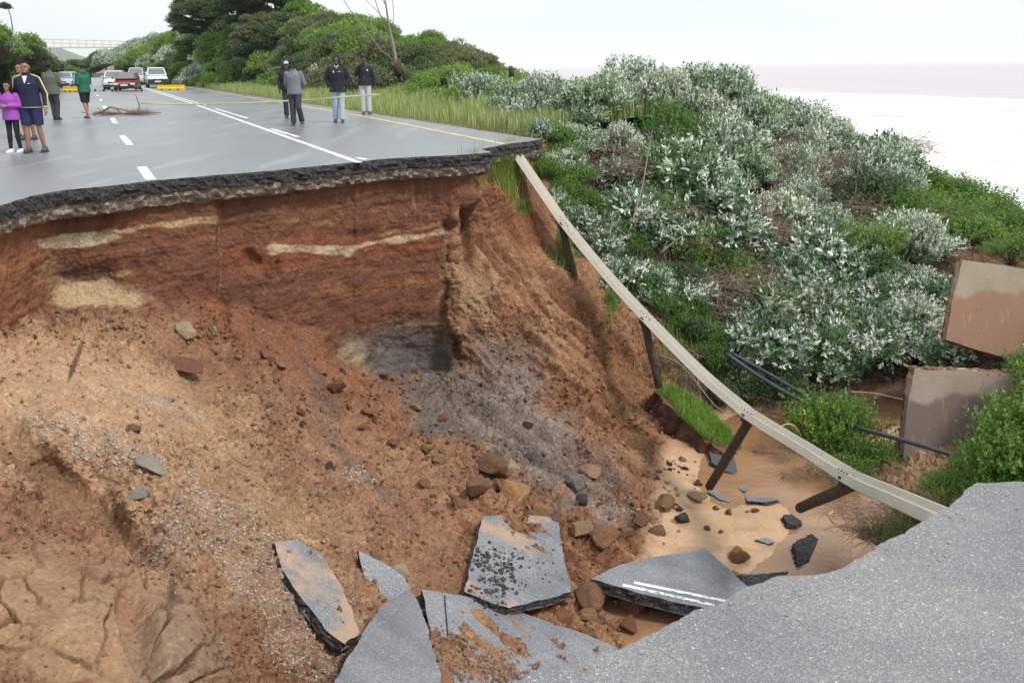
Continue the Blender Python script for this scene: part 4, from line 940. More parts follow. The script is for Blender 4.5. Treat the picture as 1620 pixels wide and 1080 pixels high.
pipe([(1266, 640, 15.8), (1267, 665, 15.7), (1269, 672, 15.6)], .018, simple('rusty_bar', (.45, .2, .05), .7, .2, 9), 'rusty_bar', 'short rusty orange bar upright under the pipe end', 'bar')
# ================================================================== HILLS AND VEGETATION
def loft(name, rows, nu_, nv_, mat, amp=.3, sc=3.0, seed=0):
    """rows: list of polylines (same count) -> smooth interpolated sheet"""
    Rr = np.array([[tuple(p) for p in r] for r in rows], float); a, b = Rr.shape[:2]
    tu = np.linspace(0, b-1, nu_); tv = np.linspace(0, a-1, nv_)
    def ci(t, n): i = np.clip(np.floor(t).astype(int), 0, n-2); f = t-i; return i, (f*f*(3-2*f)*.35+f*.65)
    iu, fu = ci(tu, b); iv, fv = ci(tv, a)
    G = Rr[iv]*(1-fv)[:, None, None]+Rr[iv+1]*fv[:, None, None]
    G = G[:, iu]*(1-fu)[None, :, None]+G[:, iu+1]*fu[None, :, None]
    G[..., 2] += amp*fbm(G[..., 0]/sc, G[..., 1]/sc, seed, 4, .55)
    o = mesh_np(name, G.reshape(-1, 3), grid_faces(nv_, nu_), mat); tag(o, kind='structure'); return o, G
M['hill'] = simple('hill_scrub', (.19, .25, .09), .95, .45, .8, .8)
def u_at(px, s_):
    d_ = ray(px, 113); k = d_.x/d_.y; u = s_*(k*RN.y-RN.x)/(RD.x-k*RD.y); return 150.0 if (u < 0 or u > 150) else u
CAPY = {150: 138, 190: 128, 240: 116, 290: 102, 340: 90}
RIDGE = [(150, 100, 156), (190, 86, 146), (240, 66, 134), (290, 60, 120), (340, 50, 108), (400, 36, 98), (470, 16, 94), (520, 40, 84), (560, 56, 80), (620, 66, 74), (680, 72, 66), (730, 84, 58), (770, 103, 50), (805, 122, 42), (850, 142, 36)]
foot, mid, ridge, back = [], [], [], []
for px, py, Y in RIDGE:
    u = u_at(px, 12.5); f_ = RP(u, 12.5, -.15)
    if px in CAPY: f_ = PY(px, 113, CAPY[px]); f_.z = -.15
    r_ = PY(px, py, Y); foot.append(f_); ridge.append(r_)
    m_ = f_.lerp(r_, .5); m_.z = f_.z+(r_.z-f_.z)*.62; mid.append(m_); b_ = r_+Vector((r_.x, r_.y, 0)).normalized()*14+RN*8; b_.z = r_.z*.2-5; back.append(b_)
back2 = [b+RN*25+Vector((0, 0, -8)) for b in back]
hillR, GR = loft('hill', [foot, mid, ridge, back, back2], 90, 50, M['hill'], .8, 5.0, 1)
LR = [(-420, 20, 40), (-250, 20, 44), (-120, 30, 50), (-40, 48, 54), (0, 56, 58), (30, 62, 64), (60, 80, 72), (85, 98, 86), (100, 109, 105), (118, 115, 140), (135, 114.5, 200)]
foot, mid, ridge, back = [], [], [], []
for px, py, Y in LR:
    r_ = PY(px, py, Y); uu_ = r_.dot(RD); f_ = RP(uu_-2, -8.6-.02*uu_, -.2); foot.append(f_); ridge.append(r_)
    m_ = f_.lerp(r_, .5); m_.z = f_.z+(r_.z-f_.z)*.6; mid.append(m_); b_ = r_-RN*20; b_.z = r_.z*.8; back.append(b_)
hillL, GL = loft('hill', [foot, mid, ridge, back], 70, 40, M['hill'], .5, 4.0, 5)
# low land closing the road's far end, and distant blue hill
ends, G_ = loft('hill', [[PY(x, 118, Y-12) for x, Y in ((60, 170), (120, 190), (160, 190), (230, 150))], [PY(x, y, Y) for x, y, Y in ((60, 108, 180), (112, 109, 200), (170, 98, 200), (230, 86, 160))], [PY(x, y, Y) for x, y, Y in ((60, 110, 240), (112, 116, 260), (170, 116, 260), (230, 114, 220))]], 30, 12, M['hill'], .6, 6, 9)
M['bluehill'] = simple('distant_woodland', (.06, .10, .05), .95, .3, .002)
pf = [(-200, 90), (40, 76), (70, 73), (96, 73), (112, 80), (128, 88), (150, 95), (220, 102), (330, 108)]
o, _ = loft('hill', [[PY(x, 114.5-(x*.0124), 2600) for x, y in pf], [PY(x, y, 3000) for x, y in pf], [PY(x, 114, 3900) for x, y in pf]], 60, 14, M['bluehill'], 12, 200, 2)

# ---- leaf builders
def rnd_unit(r, n):
    v = r.normal(size=(n, 3)); return v/np.linalg.norm(v, axis=1)[:, None]
def leaf_mesh(name, C, A_, Nl, Ln, Wd, tint, mat, dead=.0, r=None, fold=.12):
    """C base points, A_ leaf axis, Nl leaf normal, arrays"""
    S_ = np.cross(A_, Nl); S_ /= np.linalg.norm(S_, axis=1)[:, None]+1e-9; Nn_ = np.cross(S_, A_)
    Ln = Ln[:, None]; Wd = Wd[:, None]
    P0 = C; P1 = C+A_*Ln*.5+S_*Wd*.5+Nn_*Wd*fold; P2 = C+A_*Ln-Nn_*Ln*.08; P3 = C+A_*Ln*.5-S_*Wd*.5+Nn_*Wd*fold
    V = np.stack([P0, P1, P2, P3], 1).reshape(-1, 3); n = len(C)
    Fc = np.arange(n*4).reshape(n, 4)
    rr = (r or rng).random(n)
    t = np.repeat(np.stack([tint, rr*(1.0 if dead else .85), rr*0], 1), 4, 0)
    return mesh_np(name, V, Fc, mat, True, None, {'Tint': t}, False)
def shrub(seed, rad=1.2, nspray=1400, nleaf=13, leaf=(.07, .024), lumps=13, flat_=.8, mat=None, spray=.22, droop=0.0, name='shrub', stem=None, open_=.35, up=.45, dead=0, nstem=26, tall=1.0, flip=None):
    """returns (foliage mesh, stems mesh) around the origin, base at z=0"""
    r = np.random.default_rng(seed)
    th = r.uniform(0, 2*np.pi, lumps); ph = np.arccos(r.uniform(0.0, 1, lumps)); rr = r.uniform(.35, .72, lumps)*rad
    LC = np.stack([np.cos(th)*np.sin(ph)*rr, np.sin(th)*np.sin(ph)*rr, (np.cos(ph)*rr*flat_*1.15+.38*rad*flat_)*tall], 1)
    LR_ = r.uniform(.26, .5, lumps)*rad
    k = r.integers(0, lumps, nspray); d = rnd_unit(r, nspray); d[:, 2] = np.abs(d[:, 2])*.9+.1*d[:, 2]; d /= np.linalg.norm(d, axis=1)[:, None]
    c = LC[k]+d*(LR_[k]*r.uniform(.55, 1.06, nspray)**.6)[:, None]*np.array([1, 1, flat_])
    keep = fbm(c[:, 0]*2.2/rad+seed, c[:, 1]*2.2/rad, c[:, 2]*2.2/rad, 3, .6) > -open_
    c, d = c[keep], d[keep]; k = k[keep]; n = len(c)
    out = c-np.array([0, 0, .3*rad]); out /= np.linalg.norm(out, axis=1)[:, None]
    ax = .5*out+.5*d+np.array([0, 0, up-droop])+.35*r.normal(size=(n, 3)); ax /= np.linalg.norm(ax, axis=1)[:, None]
    t = r.random((n, nleaf)); sl_ = spray*r.uniform(.6, 1.3, n)
    base = c[:, None]+ax[:, None]*(t*sl_[:, None])[..., None]
    rad_ = rnd_unit(r, n*nleaf).reshape(n, nleaf, 3); rad_ -= ax[:, None]*(rad_*ax[:, None]).sum(-1)[..., None]; rad_ /= np.linalg.norm(rad_, axis=-1)[..., None]+1e-6
    la = ax[:, None]*.75+rad_*.85; la /= np.linalg.norm(la, axis=-1)[..., None]
    nl = ax[:, None]*.7-rad_*.6+.35*r.normal(size=la.shape)+np.array([0, 0, .35])
    if flip is not None:
        fl = np.where(fbm(c[:, 0]*3.1/rad+seed*3, c[:, 1]*3.1/rad, c[:, 2]*3.1/rad, 3, .6)+.12*r.normal(size=n) > flip, -1.0, 1.0); nl = nl*fl[:, None, None]
    tt = np.clip(.5+.25*r.normal(size=(n, 1))+.18*r.normal(size=(n, nleaf))+.25*(r.random(lumps)[k][:, None]-.5), 0, 1)
    m = n*nleaf; sz = r.uniform(.65, 1.25, m)
    fo = leaf_mesh('foliage', base.reshape(m, 3), la.reshape(m, 3), nl.reshape(m, 3), leaf[0]*sz, leaf[1]*sz, tt.reshape(m), mat, dead, r)
    bm = bmesh.new(); R_ = random.Random(seed)
    for q in range(nstem):
        e = Vector(LC[q % lumps])+Vector(rnd_unit(r, 1)[0])*LR_[q % lumps]*.7; b = Vector((R_.uniform(-.12, .12)*rad, R_.uniform(-.12, .12)*rad, -.15))
        m1 = b.lerp(e, .4)+Vector((R_.uniform(-.1, .1), R_.uniform(-.1, .1), .08))*rad; m2 = b.lerp(e, .75)+Vector((R_.uniform(-.08, .08), R_.uniform(-.08, .08), .08))*rad
        tube([b, m1, m2, e], [.020*rad, .014*rad, .009*rad, .003*rad], 4, bm, False)
    me = bpy.data.meshes.new('stems'); bm.to_mesh(me); bm.free(); me.materials.append(stem or M['twig'])
    return fo, me
M['twig'] = simple('grey_brown_bark', (.15, .11, .085), .9, .35, 20)
M['deadtwig'] = simple('dead_twigs', (.24, .165, .125), .9, .35, 9)
LM = {
 'silver': mat_leaf('silver_leaf', (.17, .235, .155), (.60, .66, .60), .35, .15),
 'white': mat_leaf('white_backed_leaf', (.06, .13, .045), (.72, .77, .76), .4, .12, .35),
 'dark': mat_leaf('dark_leaf', (.075, .12, .055), (.17, .22, .14), .45, .2, .4),
 'green': mat_leaf('fresh_green_leaf', (.17, .285, .06), (.27, .38, .12), .4, .3, .5),
 'creeper': mat_leaf('creeper_leaf', (.115, .22, .04), (.23, .35, .11), .4, .3),
 'olive': mat_leaf('olive_leaf', (.14, .165, .075), (.24, .25, .15), .4, .2),
}
KV = {}
for i in range(4): KV.setdefault('silver', []).append(shrub(10+i, 1.15, 1600, 12, (.095, .031), 13, .95, LM['silver'], .27, 0, open_=.26, up=.7, flip=-.10))
for i in range(3): KV.setdefault('white', []).append(shrub(30+i, 1.1, 1200, 12, (.115, .042), 13, .9, LM['white'], .34, .35, open_=.12, up=.3, nstem=44, flip=.06))
for i in range(2): KV.setdefault('darkgreen', []).append(shrub(40+i, 1.1, 1300, 12, (.085, .038), 12, .9, LM['dark'], .26, 0, open_=.24))
for i in range(3): KV.setdefault('creeper', []).append(shrub(50+i, .9, 800, 8, (.060, .040), 17, .55, LM['creeper'], .30, .05, open_=.18, up=.6, nstem=26))
for i in range(3): KV.setdefault('weed', []).append(shrub(55+i, .8, 420, 9, (.070, .036), 15, .8, LM['creeper'], .40, 0, open_=.3, up=.9, nstem=34))
for i in range(4): KV.setdefault('far_green', []).append(shrub(60+i, 2.2, 2100, 6, (.17, .085), 22, .8, LM['green'], .3, 0, open_=.7, nstem=12))
for i in range(3): KV.setdefault('far_silver', []).append(shrub(70+i, 2.2, 2100, 6, (.17, .07), 18, .85, LM['silver'], .35, 0, open_=.5, nstem=12, flip=-.1))
for i in range(3): KV.setdefault('far_dark', []).append(shrub(80+i, 2.2, 2200, 6, (.18, .08), 18, .85, LM['dark'], .3, 0, open_=.6, nstem=14))
for i in range(2): KV.setdefault('far_olive', []).append(shrub(90+i, 2.2, 2000, 6, (.18, .07), 18, .8, LM['olive'], .3, 0, open_=.6, nstem=14))
def tangle(seed, n=190, rad=1.0):
    R_ = random.Random(seed); bm = bmesh.new()
    for q in range(n):
        a = R_.uniform(0, 6.28); b = Vector((math.cos(a)*R_.uniform(0, rad), math.sin(a)*R_.uniform(0, rad), R_.uniform(-.1, .35)))
        d = Vector((R_.gauss(0, 1), R_.gauss(0, 1), R_.gauss(.3, .5))).normalized(); P = [b]
        for k in range(5):
            d = (d+Vector((R_.gauss(0, .35), R_.gauss(0, .35), R_.gauss(-.12, .25)))).normalized(); P.append(P[-1]+d*R_.uniform(.12, .28))
        w_ = R_.uniform(.003, .010); tube(P, [w_, w_, w_*.8, w_*.6, w_*.4, w_*.2], 3, bm, False)
    me = bpy.data.meshes.new('dead_stems'); bm.to_mesh(me); bm.free(); me.materials.append(M['deadtwig']); return me
TG = [tangle(s) for s in (1, 2, 3)]
LAB = {'weed': ('leafy_weed', 'loose green leafy shrub'), 'silver': ('silver_shrub', 'silver-leaved shrub'), 'white': ('white_leaved_shrub', 'shrub showing white leaf undersides'), 'darkgreen': ('dark_shrub', 'dark green shrub'), 'creeper': ('creeper', 'bright green creeper'),
       'far_green': ('green_shrub', 'bright green shrub'), 'far_silver': ('silver_shrub', 'silver-grey shrub'), 'far_dark': ('dark_shrub', 'dark green shrub'), 'far_olive': ('olive_shrub', 'olive green shrub')}
_n = {}
def plant(kind, loc, sc, where, label=None, group=None, sq=1.0, cat='shrub'):
    v = KV[kind]; k = _n.get(kind, 0); _n[kind] = k+1; fo, st = v[k % len(v)]
    nm, lb = LAB[kind]; root = empty(nm, loc, random.uniform(0, 6.28), label or (lb+' '+where), cat if kind != 'creeper' else 'creeper', group or (lb.replace('shrub', 'shrubs').replace('creeper', 'creepers')+' '+where))
    root.scale = (sc*random.uniform(.85, 1.15), sc*random.uniform(.85, 1.15), sc*sq)
    for nm2, me in (('foliage', fo), ('stems', st)):
        o = bpy.data.objects.new(nm2, me); COL.objects.link(o); o.parent = root
    return root
def dead(loc, sc, label, group=None):
    k = _n.get('d', 0); _n['d'] = k+1
    o = bpy.data.objects.new('dead_brush', TG[k % 3]); COL.objects.link(o); o.location = loc; o.scale = (sc, sc, sc*.8); o.rotation_euler = (0, 0, random.uniform(0, 6.28))
    return tag(o, label, 'dead brush', group)

# ---- thicket on the right slope: a jittered lattice over the slope, kind chosen by place
def wv(px, py, w_):                                     # base pushed slightly into the slope
    p, n = surfd(px, py); return p
LEFT = lambda y: np.interp(y, [200, 240, 300, 372, 450, 515, 600, 650, 700], [850, 865, 925, 975, 1050, 1110, 1190, 1240, 1300])
cnt = 0
for py in range(205, 625, 42):
    for px in range(840, 1640, 62):
        x = px+random.uniform(-26, 26)+(31 if (py//42) % 2 else 0); y = py+random.uniform(-15, 15)
        if x < LEFT(y)+20 or y < np.interp(x, CREST[:, 0], CREST[:, 1])+6: continue
        if x > 1505 or (x > 1465 and y > 570) or (x > 1490 and y > 400): continue
        if y > 600 and x > 1390: continue
        if x > 1420 and y < 385 and x > 1450: continue
        n = float(pn(x/150, y/120, 3.3)); n2 = float(pn(x/90, y/90, 8.3))
        if 1185 < x < 1330 and 250 < y < 345 or 1050 < x < 1190 and 440 < y < 500 and n2 > -.1:
            dead(wv(x, y, 0), random.uniform(.9, 1.3), 'tangle of brown dead twigs among the silver shrubs on the slope', 'dead twig tangles on the slope')
            if n2 < .0: continue
        if y < 330 and x < 1420: kind = 'silver' if n2 > -.4 else 'white'
        elif x > 1400 and y < 385: kind = 'darkgreen' if n2 > .15 else 'creeper'
        else: kind = 'white' if n > -.12 else ('darkgreen' if n2 > .1 else 'silver')
        where = 'on the crest above the slope' if y < 265 else ('low on the slope above the gully' if y > 450 else 'halfway down the slope towards the gully')
        p = wv(x, y, 0); sc = random.uniform(.50, 1.12)*(p.y/22)**.35
        plant(kind, p-Vector((0, 0, .15)), sc, where); cnt += 1
# the crest row, tall silver shrubs against the sea
for x, y, Y, sc in [(742, 176, 37, .9), (775, 180, 34, .95), (812, 192, 29, .85), (835, 190, 31, .85), (860, 205, 26.5, .85), (890, 200, 28, .95), (925, 203, 26, .9), (960, 212, 25, .95), (1000, 205, 27, 1.05), (1040, 210, 26, 1.0), (1075, 205, 27.5, 1.0), (1110, 206, 27, 1.0),
                    (1150, 214, 27, .95), (1185, 228, 26.5, .8), (1230, 225, 30, .8), (1270, 236, 30, .75), (1310, 248, 30, .7), (1345, 260, 30, .7), (1380, 274, 30, .65), (1415, 288, 30, .6)]:
    sc *= random.uniform(.86, 1.12)*(.85 if x > 1350 else 1); plant('silver', PY(x, y+9, Y), sc, 'along the skyline against the sea', sq=1.05)
for x, y, Y, sc in [(1400, 270, 31, .9), (1440, 290, 31, .95), (1480, 305, 30.5, 1.0), (1520, 325, 30, 1.0), (1555, 345, 29, 1.0), (1590, 362, 27, .9), (1630, 385, 26, .9), (1480, 345, 28, 1.1), (1540, 375, 25, .9), (1440, 330, 27, .9), (1515, 360, 26, .8), (1600, 395, 22, .5), (1640, 400, 21, .7)]:
    plant('creeper', PY(x, y+18, Y), sc*1.4, 'carpeting the seaward end of the ridge', sq=.9)
for k in range(34):                                    # the slope goes on beyond the right edge
    x, y = random.uniform(1690, 2100), random.uniform(430, 640); kd = random.choice(['silver', 'white', 'darkgreen', 'creeper'])
    plant(kd, surfd(x, y)[0], random.uniform(.5, .8), 'on the slope beyond the right edge')
# creepers and weeds along the rail
for x, y, sc in [(872, 235, .55), (893, 262, .6), (905, 300, .6), (925, 335, .55), (948, 355, .5), (880, 215, .5), (915, 245, .55), (960, 385, .45), (985, 400, .5), (1000, 425, .4), (1035, 470, .5), (1065, 490, .55), (1080, 525, .5), (1110, 545, .45), (1050, 445, .45), (1130, 560, .45), (1020, 430, .4)]:
    plant('creeper', wv(x, y, 0), sc, 'growing along the seaward side of the guard rail', group='creepers along the guard rail')
r = random.Random(77); RL = [(812, 236), (893, 372), (1022, 517), (1190, 662), (1240, 700)]
for k in range(95):
    t = r.random()*3.75; i = int(t); f = t-i; x = RL[i][0]+(RL[i+1][0]-RL[i][0])*f; y = RL[i][1]+(RL[i+1][1]-RL[i][1])*f
    d = 12+abs(r.gauss(0, 34)); x += d*.9; y += -d*.35+r.uniform(-8, 8)
    if y > 640: continue
    q = r.random(); kd = 'weed' if q < .6 else ('darkgreen' if q < .75 else 'white')
    plant(kd, wv(x, y, 0)-Vector((0, 0, .05)), r.uniform(.28, .5), 'among the vines beside the guard rail', None, None, 1.15)
for k in range(26):
    t = r.random()*3.4; i = int(t); f = t-i; x = RL[i][0]+(RL[i+1][0]-RL[i][0])*f+r.uniform(40, 150); y = RL[i][1]+(RL[i+1][1]-RL[i][1])*f
    dead(wv(x, y, 0), r.uniform(.45, .85), 'tangle of bare twigs between the guard rail vines and the silver shrubs', 'dead twigs beside the rail vines')
for k in range(46):
    x, y = r.uniform(980, 1440), r.uniform(250, 580)
    if x < LEFT(y)+40: continue
    p, n = surfd(x, y); dead(p+n*r.uniform(.35, .75), r.uniform(.7, 1.15), 'bare brown twigs poking out between the silver shrubs', 'bare twigs poking from the thicket')
for k in range(9):
    x, y = r.uniform(960, 1460), r.uniform(240, 560)
    if x < LEFT(y)+30: continue
    plant('weed', surfd(x, y)[0], r.uniform(.7, 1.05), 'climbing between the silver shrubs', None, None, 1.3)
for x, y, sc in [(1150, 600, .45), (1185, 640, .4), (1230, 640, .5), (1140, 640, .35)]:
    plant('darkgreen', wv(x, y, 0), sc, 'beside the pipes at the gully edge')
for x, y, sc in [(1180, 560, .5), (1250, 560, .6), (1225, 600, .55), (1330, 585, .6), (1300, 610, .5)]:
    plant('white', wv(x, y, 0), sc, 'just above the two black pipes')
for x, y, sc in [(1370, 560, .8), (1420, 600, .8), (1330, 620, .6), (1010, 400, .6), (1060, 420, .7), (1075, 560, .5), (1100, 600, .45), (1400, 625, .6), (1345, 545, .8), (990, 350, .7), (1010, 300, .7), (1050, 570, .35), (1120, 620, .4)]:
    dead(wv(x, y, 0), sc, 'tangle of brown dead twigs low beside the gully or rail', 'dead twig tangles by the gully')
# mound of vines over the pipes, bushes at the right edge by the near road
for x, y, Y, sc, lab in [(1322, 702, 15.6, .95, 'tall mound of green vines draped over the pipe in the gully'), (1378, 752, 14.6, .6, 'leafy right shoulder of the vine mound under the pipe'), (1298, 712, 15.4, .62, 'left shoulder of the vine mound behind the rail'),
                    (1340, 765, 14.2, .55, 'green vines hanging low in front of the vine mound')]:
    plant('creeper', PY(x, y+24, Y), sc*1.1, '', lab, 'vine mound in the gully', 1.5)
for x, y, Y, sc, lab in [(1548, 765, 9.6, .34, 'leafy bush beside the pipe end at the near road edge'), (1588, 762, 9.2, .40, 'bush behind the near road, second from the right edge'), (1612, 748, 9.0, .5, 'bush behind the near road at the right edge of the photo'),
                    (1640, 700, 9.2, .5, 'tall leafy shoots at the right edge beside the concrete'), (1500, 772, 9.4, .3, 'small leafy sprig between guard rail end and bushes'), (1655, 600, 10, .42, 'green vine hanging by the right edge before the upper concrete'), (1650, 655, 10, .42, 'green vine hanging by the right edge before the lower concrete'), (1578, 722, 9.8, .30, 'leafy sprig climbing before the lower concrete slab')]:
    plant('creeper', PY(x, y+30, Y), sc*1.3, '', lab, 'bushes at the near road edge', 1.3)
for x, y, Y, sc in [(1400, 830, 11.0, .5), (1440, 815, 10.6, .5), (1370, 835, 11.3, .42), (1345, 800, 12, .4), (1470, 790, 10.4, .4)]:
    dead(PY(x, y+8, Y), sc, 'matted brown twigs and straw on the bank below the rail end', 'matted twigs on the bank')
for x, y, Y, sc in [(1420, 845, 10.8, .3), (1450, 830, 10.5, .3), (1390, 850, 11.1, .25)]:
    plant('creeper', PY(x, y+8, Y), sc, 'in the matted bank below the rail end', None, 'greenery in the matted bank')
# white-leaved band between the two concrete slabs, undergrowth right of them
for x, y, Y, sc in [(1500, 585, 17.0, .5), (1545, 588, 17, .5), (1590, 592, 17, .5), (1635, 596, 17, .5)]:
    plant('white', PY(x, y, Y), sc, 'between the two concrete slabs', None, 'white-leaved plants between the concrete slabs', .8)
# roots and branches
def stick(pts, r0, label, name='branch', mat='twig', cat='branch'):
    P = catmull([PY(*p) for p in pts], 5); n = len(P); o = bm_obj(name, tube(P, [r0*(1-.7*i/(n-1)) for i in range(n)], 6), M[mat], None, True); tag(o, label, cat)
stick([(1000, 352, 18.8), (1015, 300, 19.2), (1026, 240, 19.8), (1032, 205, 20.2)], .022, 'long bare pale stem leaning up through the silver shrubs', mat='deadtwig')
stick([(1045, 400, 18), (1070, 380, 18.2), (1085, 370, 18.3)], .018, 'short bare twig beside the middle of the rail', mat='deadtwig')
stick([(1222, 245, 22), (1245, 240, 22.4), (1268, 232, 22.6)], .016, 'short pale twig on the crest of the ridge', mat='deadtwig')
stick([(1345, 620, 15.5), (1380, 622, 15.6), (1420, 630, 15.6), (1445, 634, 15.6)], .022, 'bare branch lying across to the lower concrete slab', mat='deadtwig')
stick([(1090, 560, 15.9), (1102, 590, 15.6), (1110, 640, 15.2)], .02, 'thin bare root hanging behind the third post', mat='deadtwig')
stick([(1040, 560, 15.9), (1080, 580, 15.7), (1130, 640, 15.1), (1155, 655, 15.0)], .018, 'bare root trailing down the bank under the rail', mat='deadtwig')
stick([(1250, 745, 14.6), (1275, 737, 14.6), (1290, 733, 14.5)], .02, 'dead twig lying across the mud by the stream', mat='deadtwig')
for x, y, Y, sc in [(1260, 752, 14.2, .3), (1300, 745, 14.2, .34), (1335, 760, 13.6, .3), (1240, 722, 14.9, .25), (1205, 712, 15.3, .25)]:
    dead(PY(x, y, Y), sc, 'flat mat of muddy twigs on the debris bar in the stream', 'twig mats on the debris bar')
stick([(1190, 714, 15.3), (1220, 716, 15.2), (1245, 722, 15.1)], .022, 'dark stick in the stream beside the black block', mat='twig')
# grassy ledge: earth wedge with grass on top, right of the slope foot
wedge_top = [(1036, 618, 16.2), (1062, 612, 16.6), (1110, 640, 16.4), (1150, 680, 15.8), (1172, 712, 15.4), (1140, 712, 15.2), (1110, 690, 15.2), (1070, 655, 15.6)]
slab('earth_block', 'long block of dark earth slumped along the slope foot with grass on top', [(a[0], a[1]) for a in wedge_top], .75, simple('dark_earth', (.13, .06, .04), .95, .4, 5, .8), 0, None, .12, .06, 'earth block', mat_broken('dark_soil', (.055, .025, .018), (.17, .08, .05), 7), ys=[a[2] for a in wedge_top])

# ---- grass
def grass(name, label, pts, h0, h1, wd, cols, seed, lean=.35, cat='grass'):
    r = np.random.default_rng(seed); P = np.asarray(pts); n = len(P); H = r.uniform(h0, h1, n)
    a = r.uniform(0, 2*np.pi, n); d = np.stack([np.cos(a), np.sin(a), np.zeros(n)], 1); b = np.stack([-np.sin(a), np.cos(a), np.zeros(n)], 1)
    ln = (r.uniform(.1, 1, n)*lean*H)[:, None]; up = np.array([0, 0, 1.0])
    V = np.stack([P-b*wd/2, P+b*wd/2, P+up*(H*.55)[:, None]+d*ln*.35+b*wd*.4, P+up*(H*.55)[:, None]+d*ln*.35-b*wd*.4, P+up*(H*.92)[:, None]+d*ln], 1)
    i = np.arange(n)[:, None]*5; Fc = np.concatenate([i+np.array([[0, 1, 2, 3]]), i+np.array([[3, 2, 4, 4]])])
    Fc4 = (i+np.array([[0, 1, 2, 3]])); F3 = (i+np.array([[3, 2, 4]]))
    c = np.array(cols)[r.integers(0, len(cols), n)]*r.uniform(.7, 1.25, (n, 1)); C_ = np.repeat(c, 5, 0)
    tri = np.concatenate([Fc4[:, [0, 1, 2]], Fc4[:, [0, 2, 3]], F3])
    o = mesh_np(name, V.reshape(-1, 3), tri, M['grass'], True, None, {'Col': C_}); tag(o, label, cat, None, 'stuff'); return o
s_ = N('grass_blades'); c_ = s_.attr('Col'); s_.fin(c_, .6, None, .3); tr = s_.n('BsdfTranslucent'); s_.l(c_, tr.inputs['Color']); mm = s_.n('MixShader', Fac=.3)
s_.l(s_.b.outputs[0], mm.inputs[1]); s_.l(tr.outputs[0], mm.inputs[2]); s_.l(mm.outputs[0], s_.o.inputs['Surface']); M['grass'] = s_.m
r_ = np.random.default_rng(44); n_ = 60000
u_ = 21+(r_.random(n_)**1.5)*105; sv_ = 8.75+r_.random(n_)*np.clip(5.2-.0*u_, 3, 6); sv_ += .25*pn(u_*.8, sv_, 1)
den = fbm(u_*.5, sv_*.9, 2, 3) > -.35-.3*(u_ > 40); edge_ = (u_-21 > (sv_-8.7)*.1); k_ = den & edge_; u_, sv_ = u_[k_], sv_[k_]
zz = -.08+.10*np.clip(sv_-9.5, 0, 4)
pts = np.stack([RD.x*u_+RN.x*sv_, RD.y*u_+RN.y*sv_, zz], 1)
clump = .55+.6*np.clip(fbm(pts[:, 0]*.7, pts[:, 1]*.7, 0, 3)+.3, 0, 1)
grass('grass', 'tall yellow-green grass along the right verge of the road', pts[sv_ > 9.3], .20, .62, .020, [(.34, .42, .15), (.44, .48, .21), (.27, .38, .12), (.52, .51, .28), (.25, .38, .10)], 1)
grass('grass', 'low sparse grass at the very edge of the carriageway', pts[sv_ <= 9.3], .04, .16, .014, [(.26, .30, .10), (.36, .28, .16), (.22, .26, .08)], 2)
# tufts: below the road's tip, ledge, along the rail, slope
def tuft(n, cx, cy_, rx, ry, h0, h1, label, seed, cols=((.14, .27, .05), (.20, .34, .07), (.28, .36, .10))):
    r = np.random.default_rng(seed); P = []
    for k in range(n):
        a = r.uniform(0, 6.28); q = abs(r.normal())*.62*(1+.5*math.sin(a*3+seed)); x = cx+math.cos(a)*q*rx; y = cy_+math.sin(a)*q*ry; p, _n2 = surfd(x, y); P.append(tuple(p+Vector(r.normal(size=3)*.02)))
    grass('grass', label, P, h0, h1, .012, cols, seed, .8)
tuft(5000, 797, 272, 32, 34, .12, .42, 'bright green weeds on the slope under the tip of the road', 61, ((.18, .30, .05), (.28, .38, .08), (.36, .40, .12)))
tuft(300, 828, 330, 14, 12, .08, .2, 'small green tuft on the upper slope beside the rail', 62)
tuft(1500, 890, 395, 14, 40, .06, .22, 'thin grass in the shade of the rail by the first post', 63)
tuft(4500, 1090, 520, 60, 70, .1, .35, 'green grass growing on the bank beside the middle of the rail', 64)
tuft(900, 965, 480, 14, 40, .06, .2, 'strip of weeds under the middle of the rail', 65)
tuft(2500, 1150, 590, 50, 40, .1, .3, 'grass on the bank above the slumped earth block', 66)
r = np.random.default_rng(9); P = []
wp = [PY(*a) for a in wedge_top]
for k in range(7000):
    i = r.integers(0, 8); a, b = wp[i], wp[(i+1) % 8]; c = sum(wp, Vector())/8; u1, u2 = r.random(), r.random()
    if u1+u2 > 1: u1, u2 = 1-u1, 1-u2
    p = c+(a-c)*u1+(b-c)*u2
    if (float(pn(p.x*2, p.y*2, 1)) > -.5): P.append(tuple(p))
grass('grass', 'lush green grass carpeting the slumped earth block', P, .06, .20, .010, ((.15, .30, .04), (.22, .38, .06), (.30, .42, .10)), 9, .9)

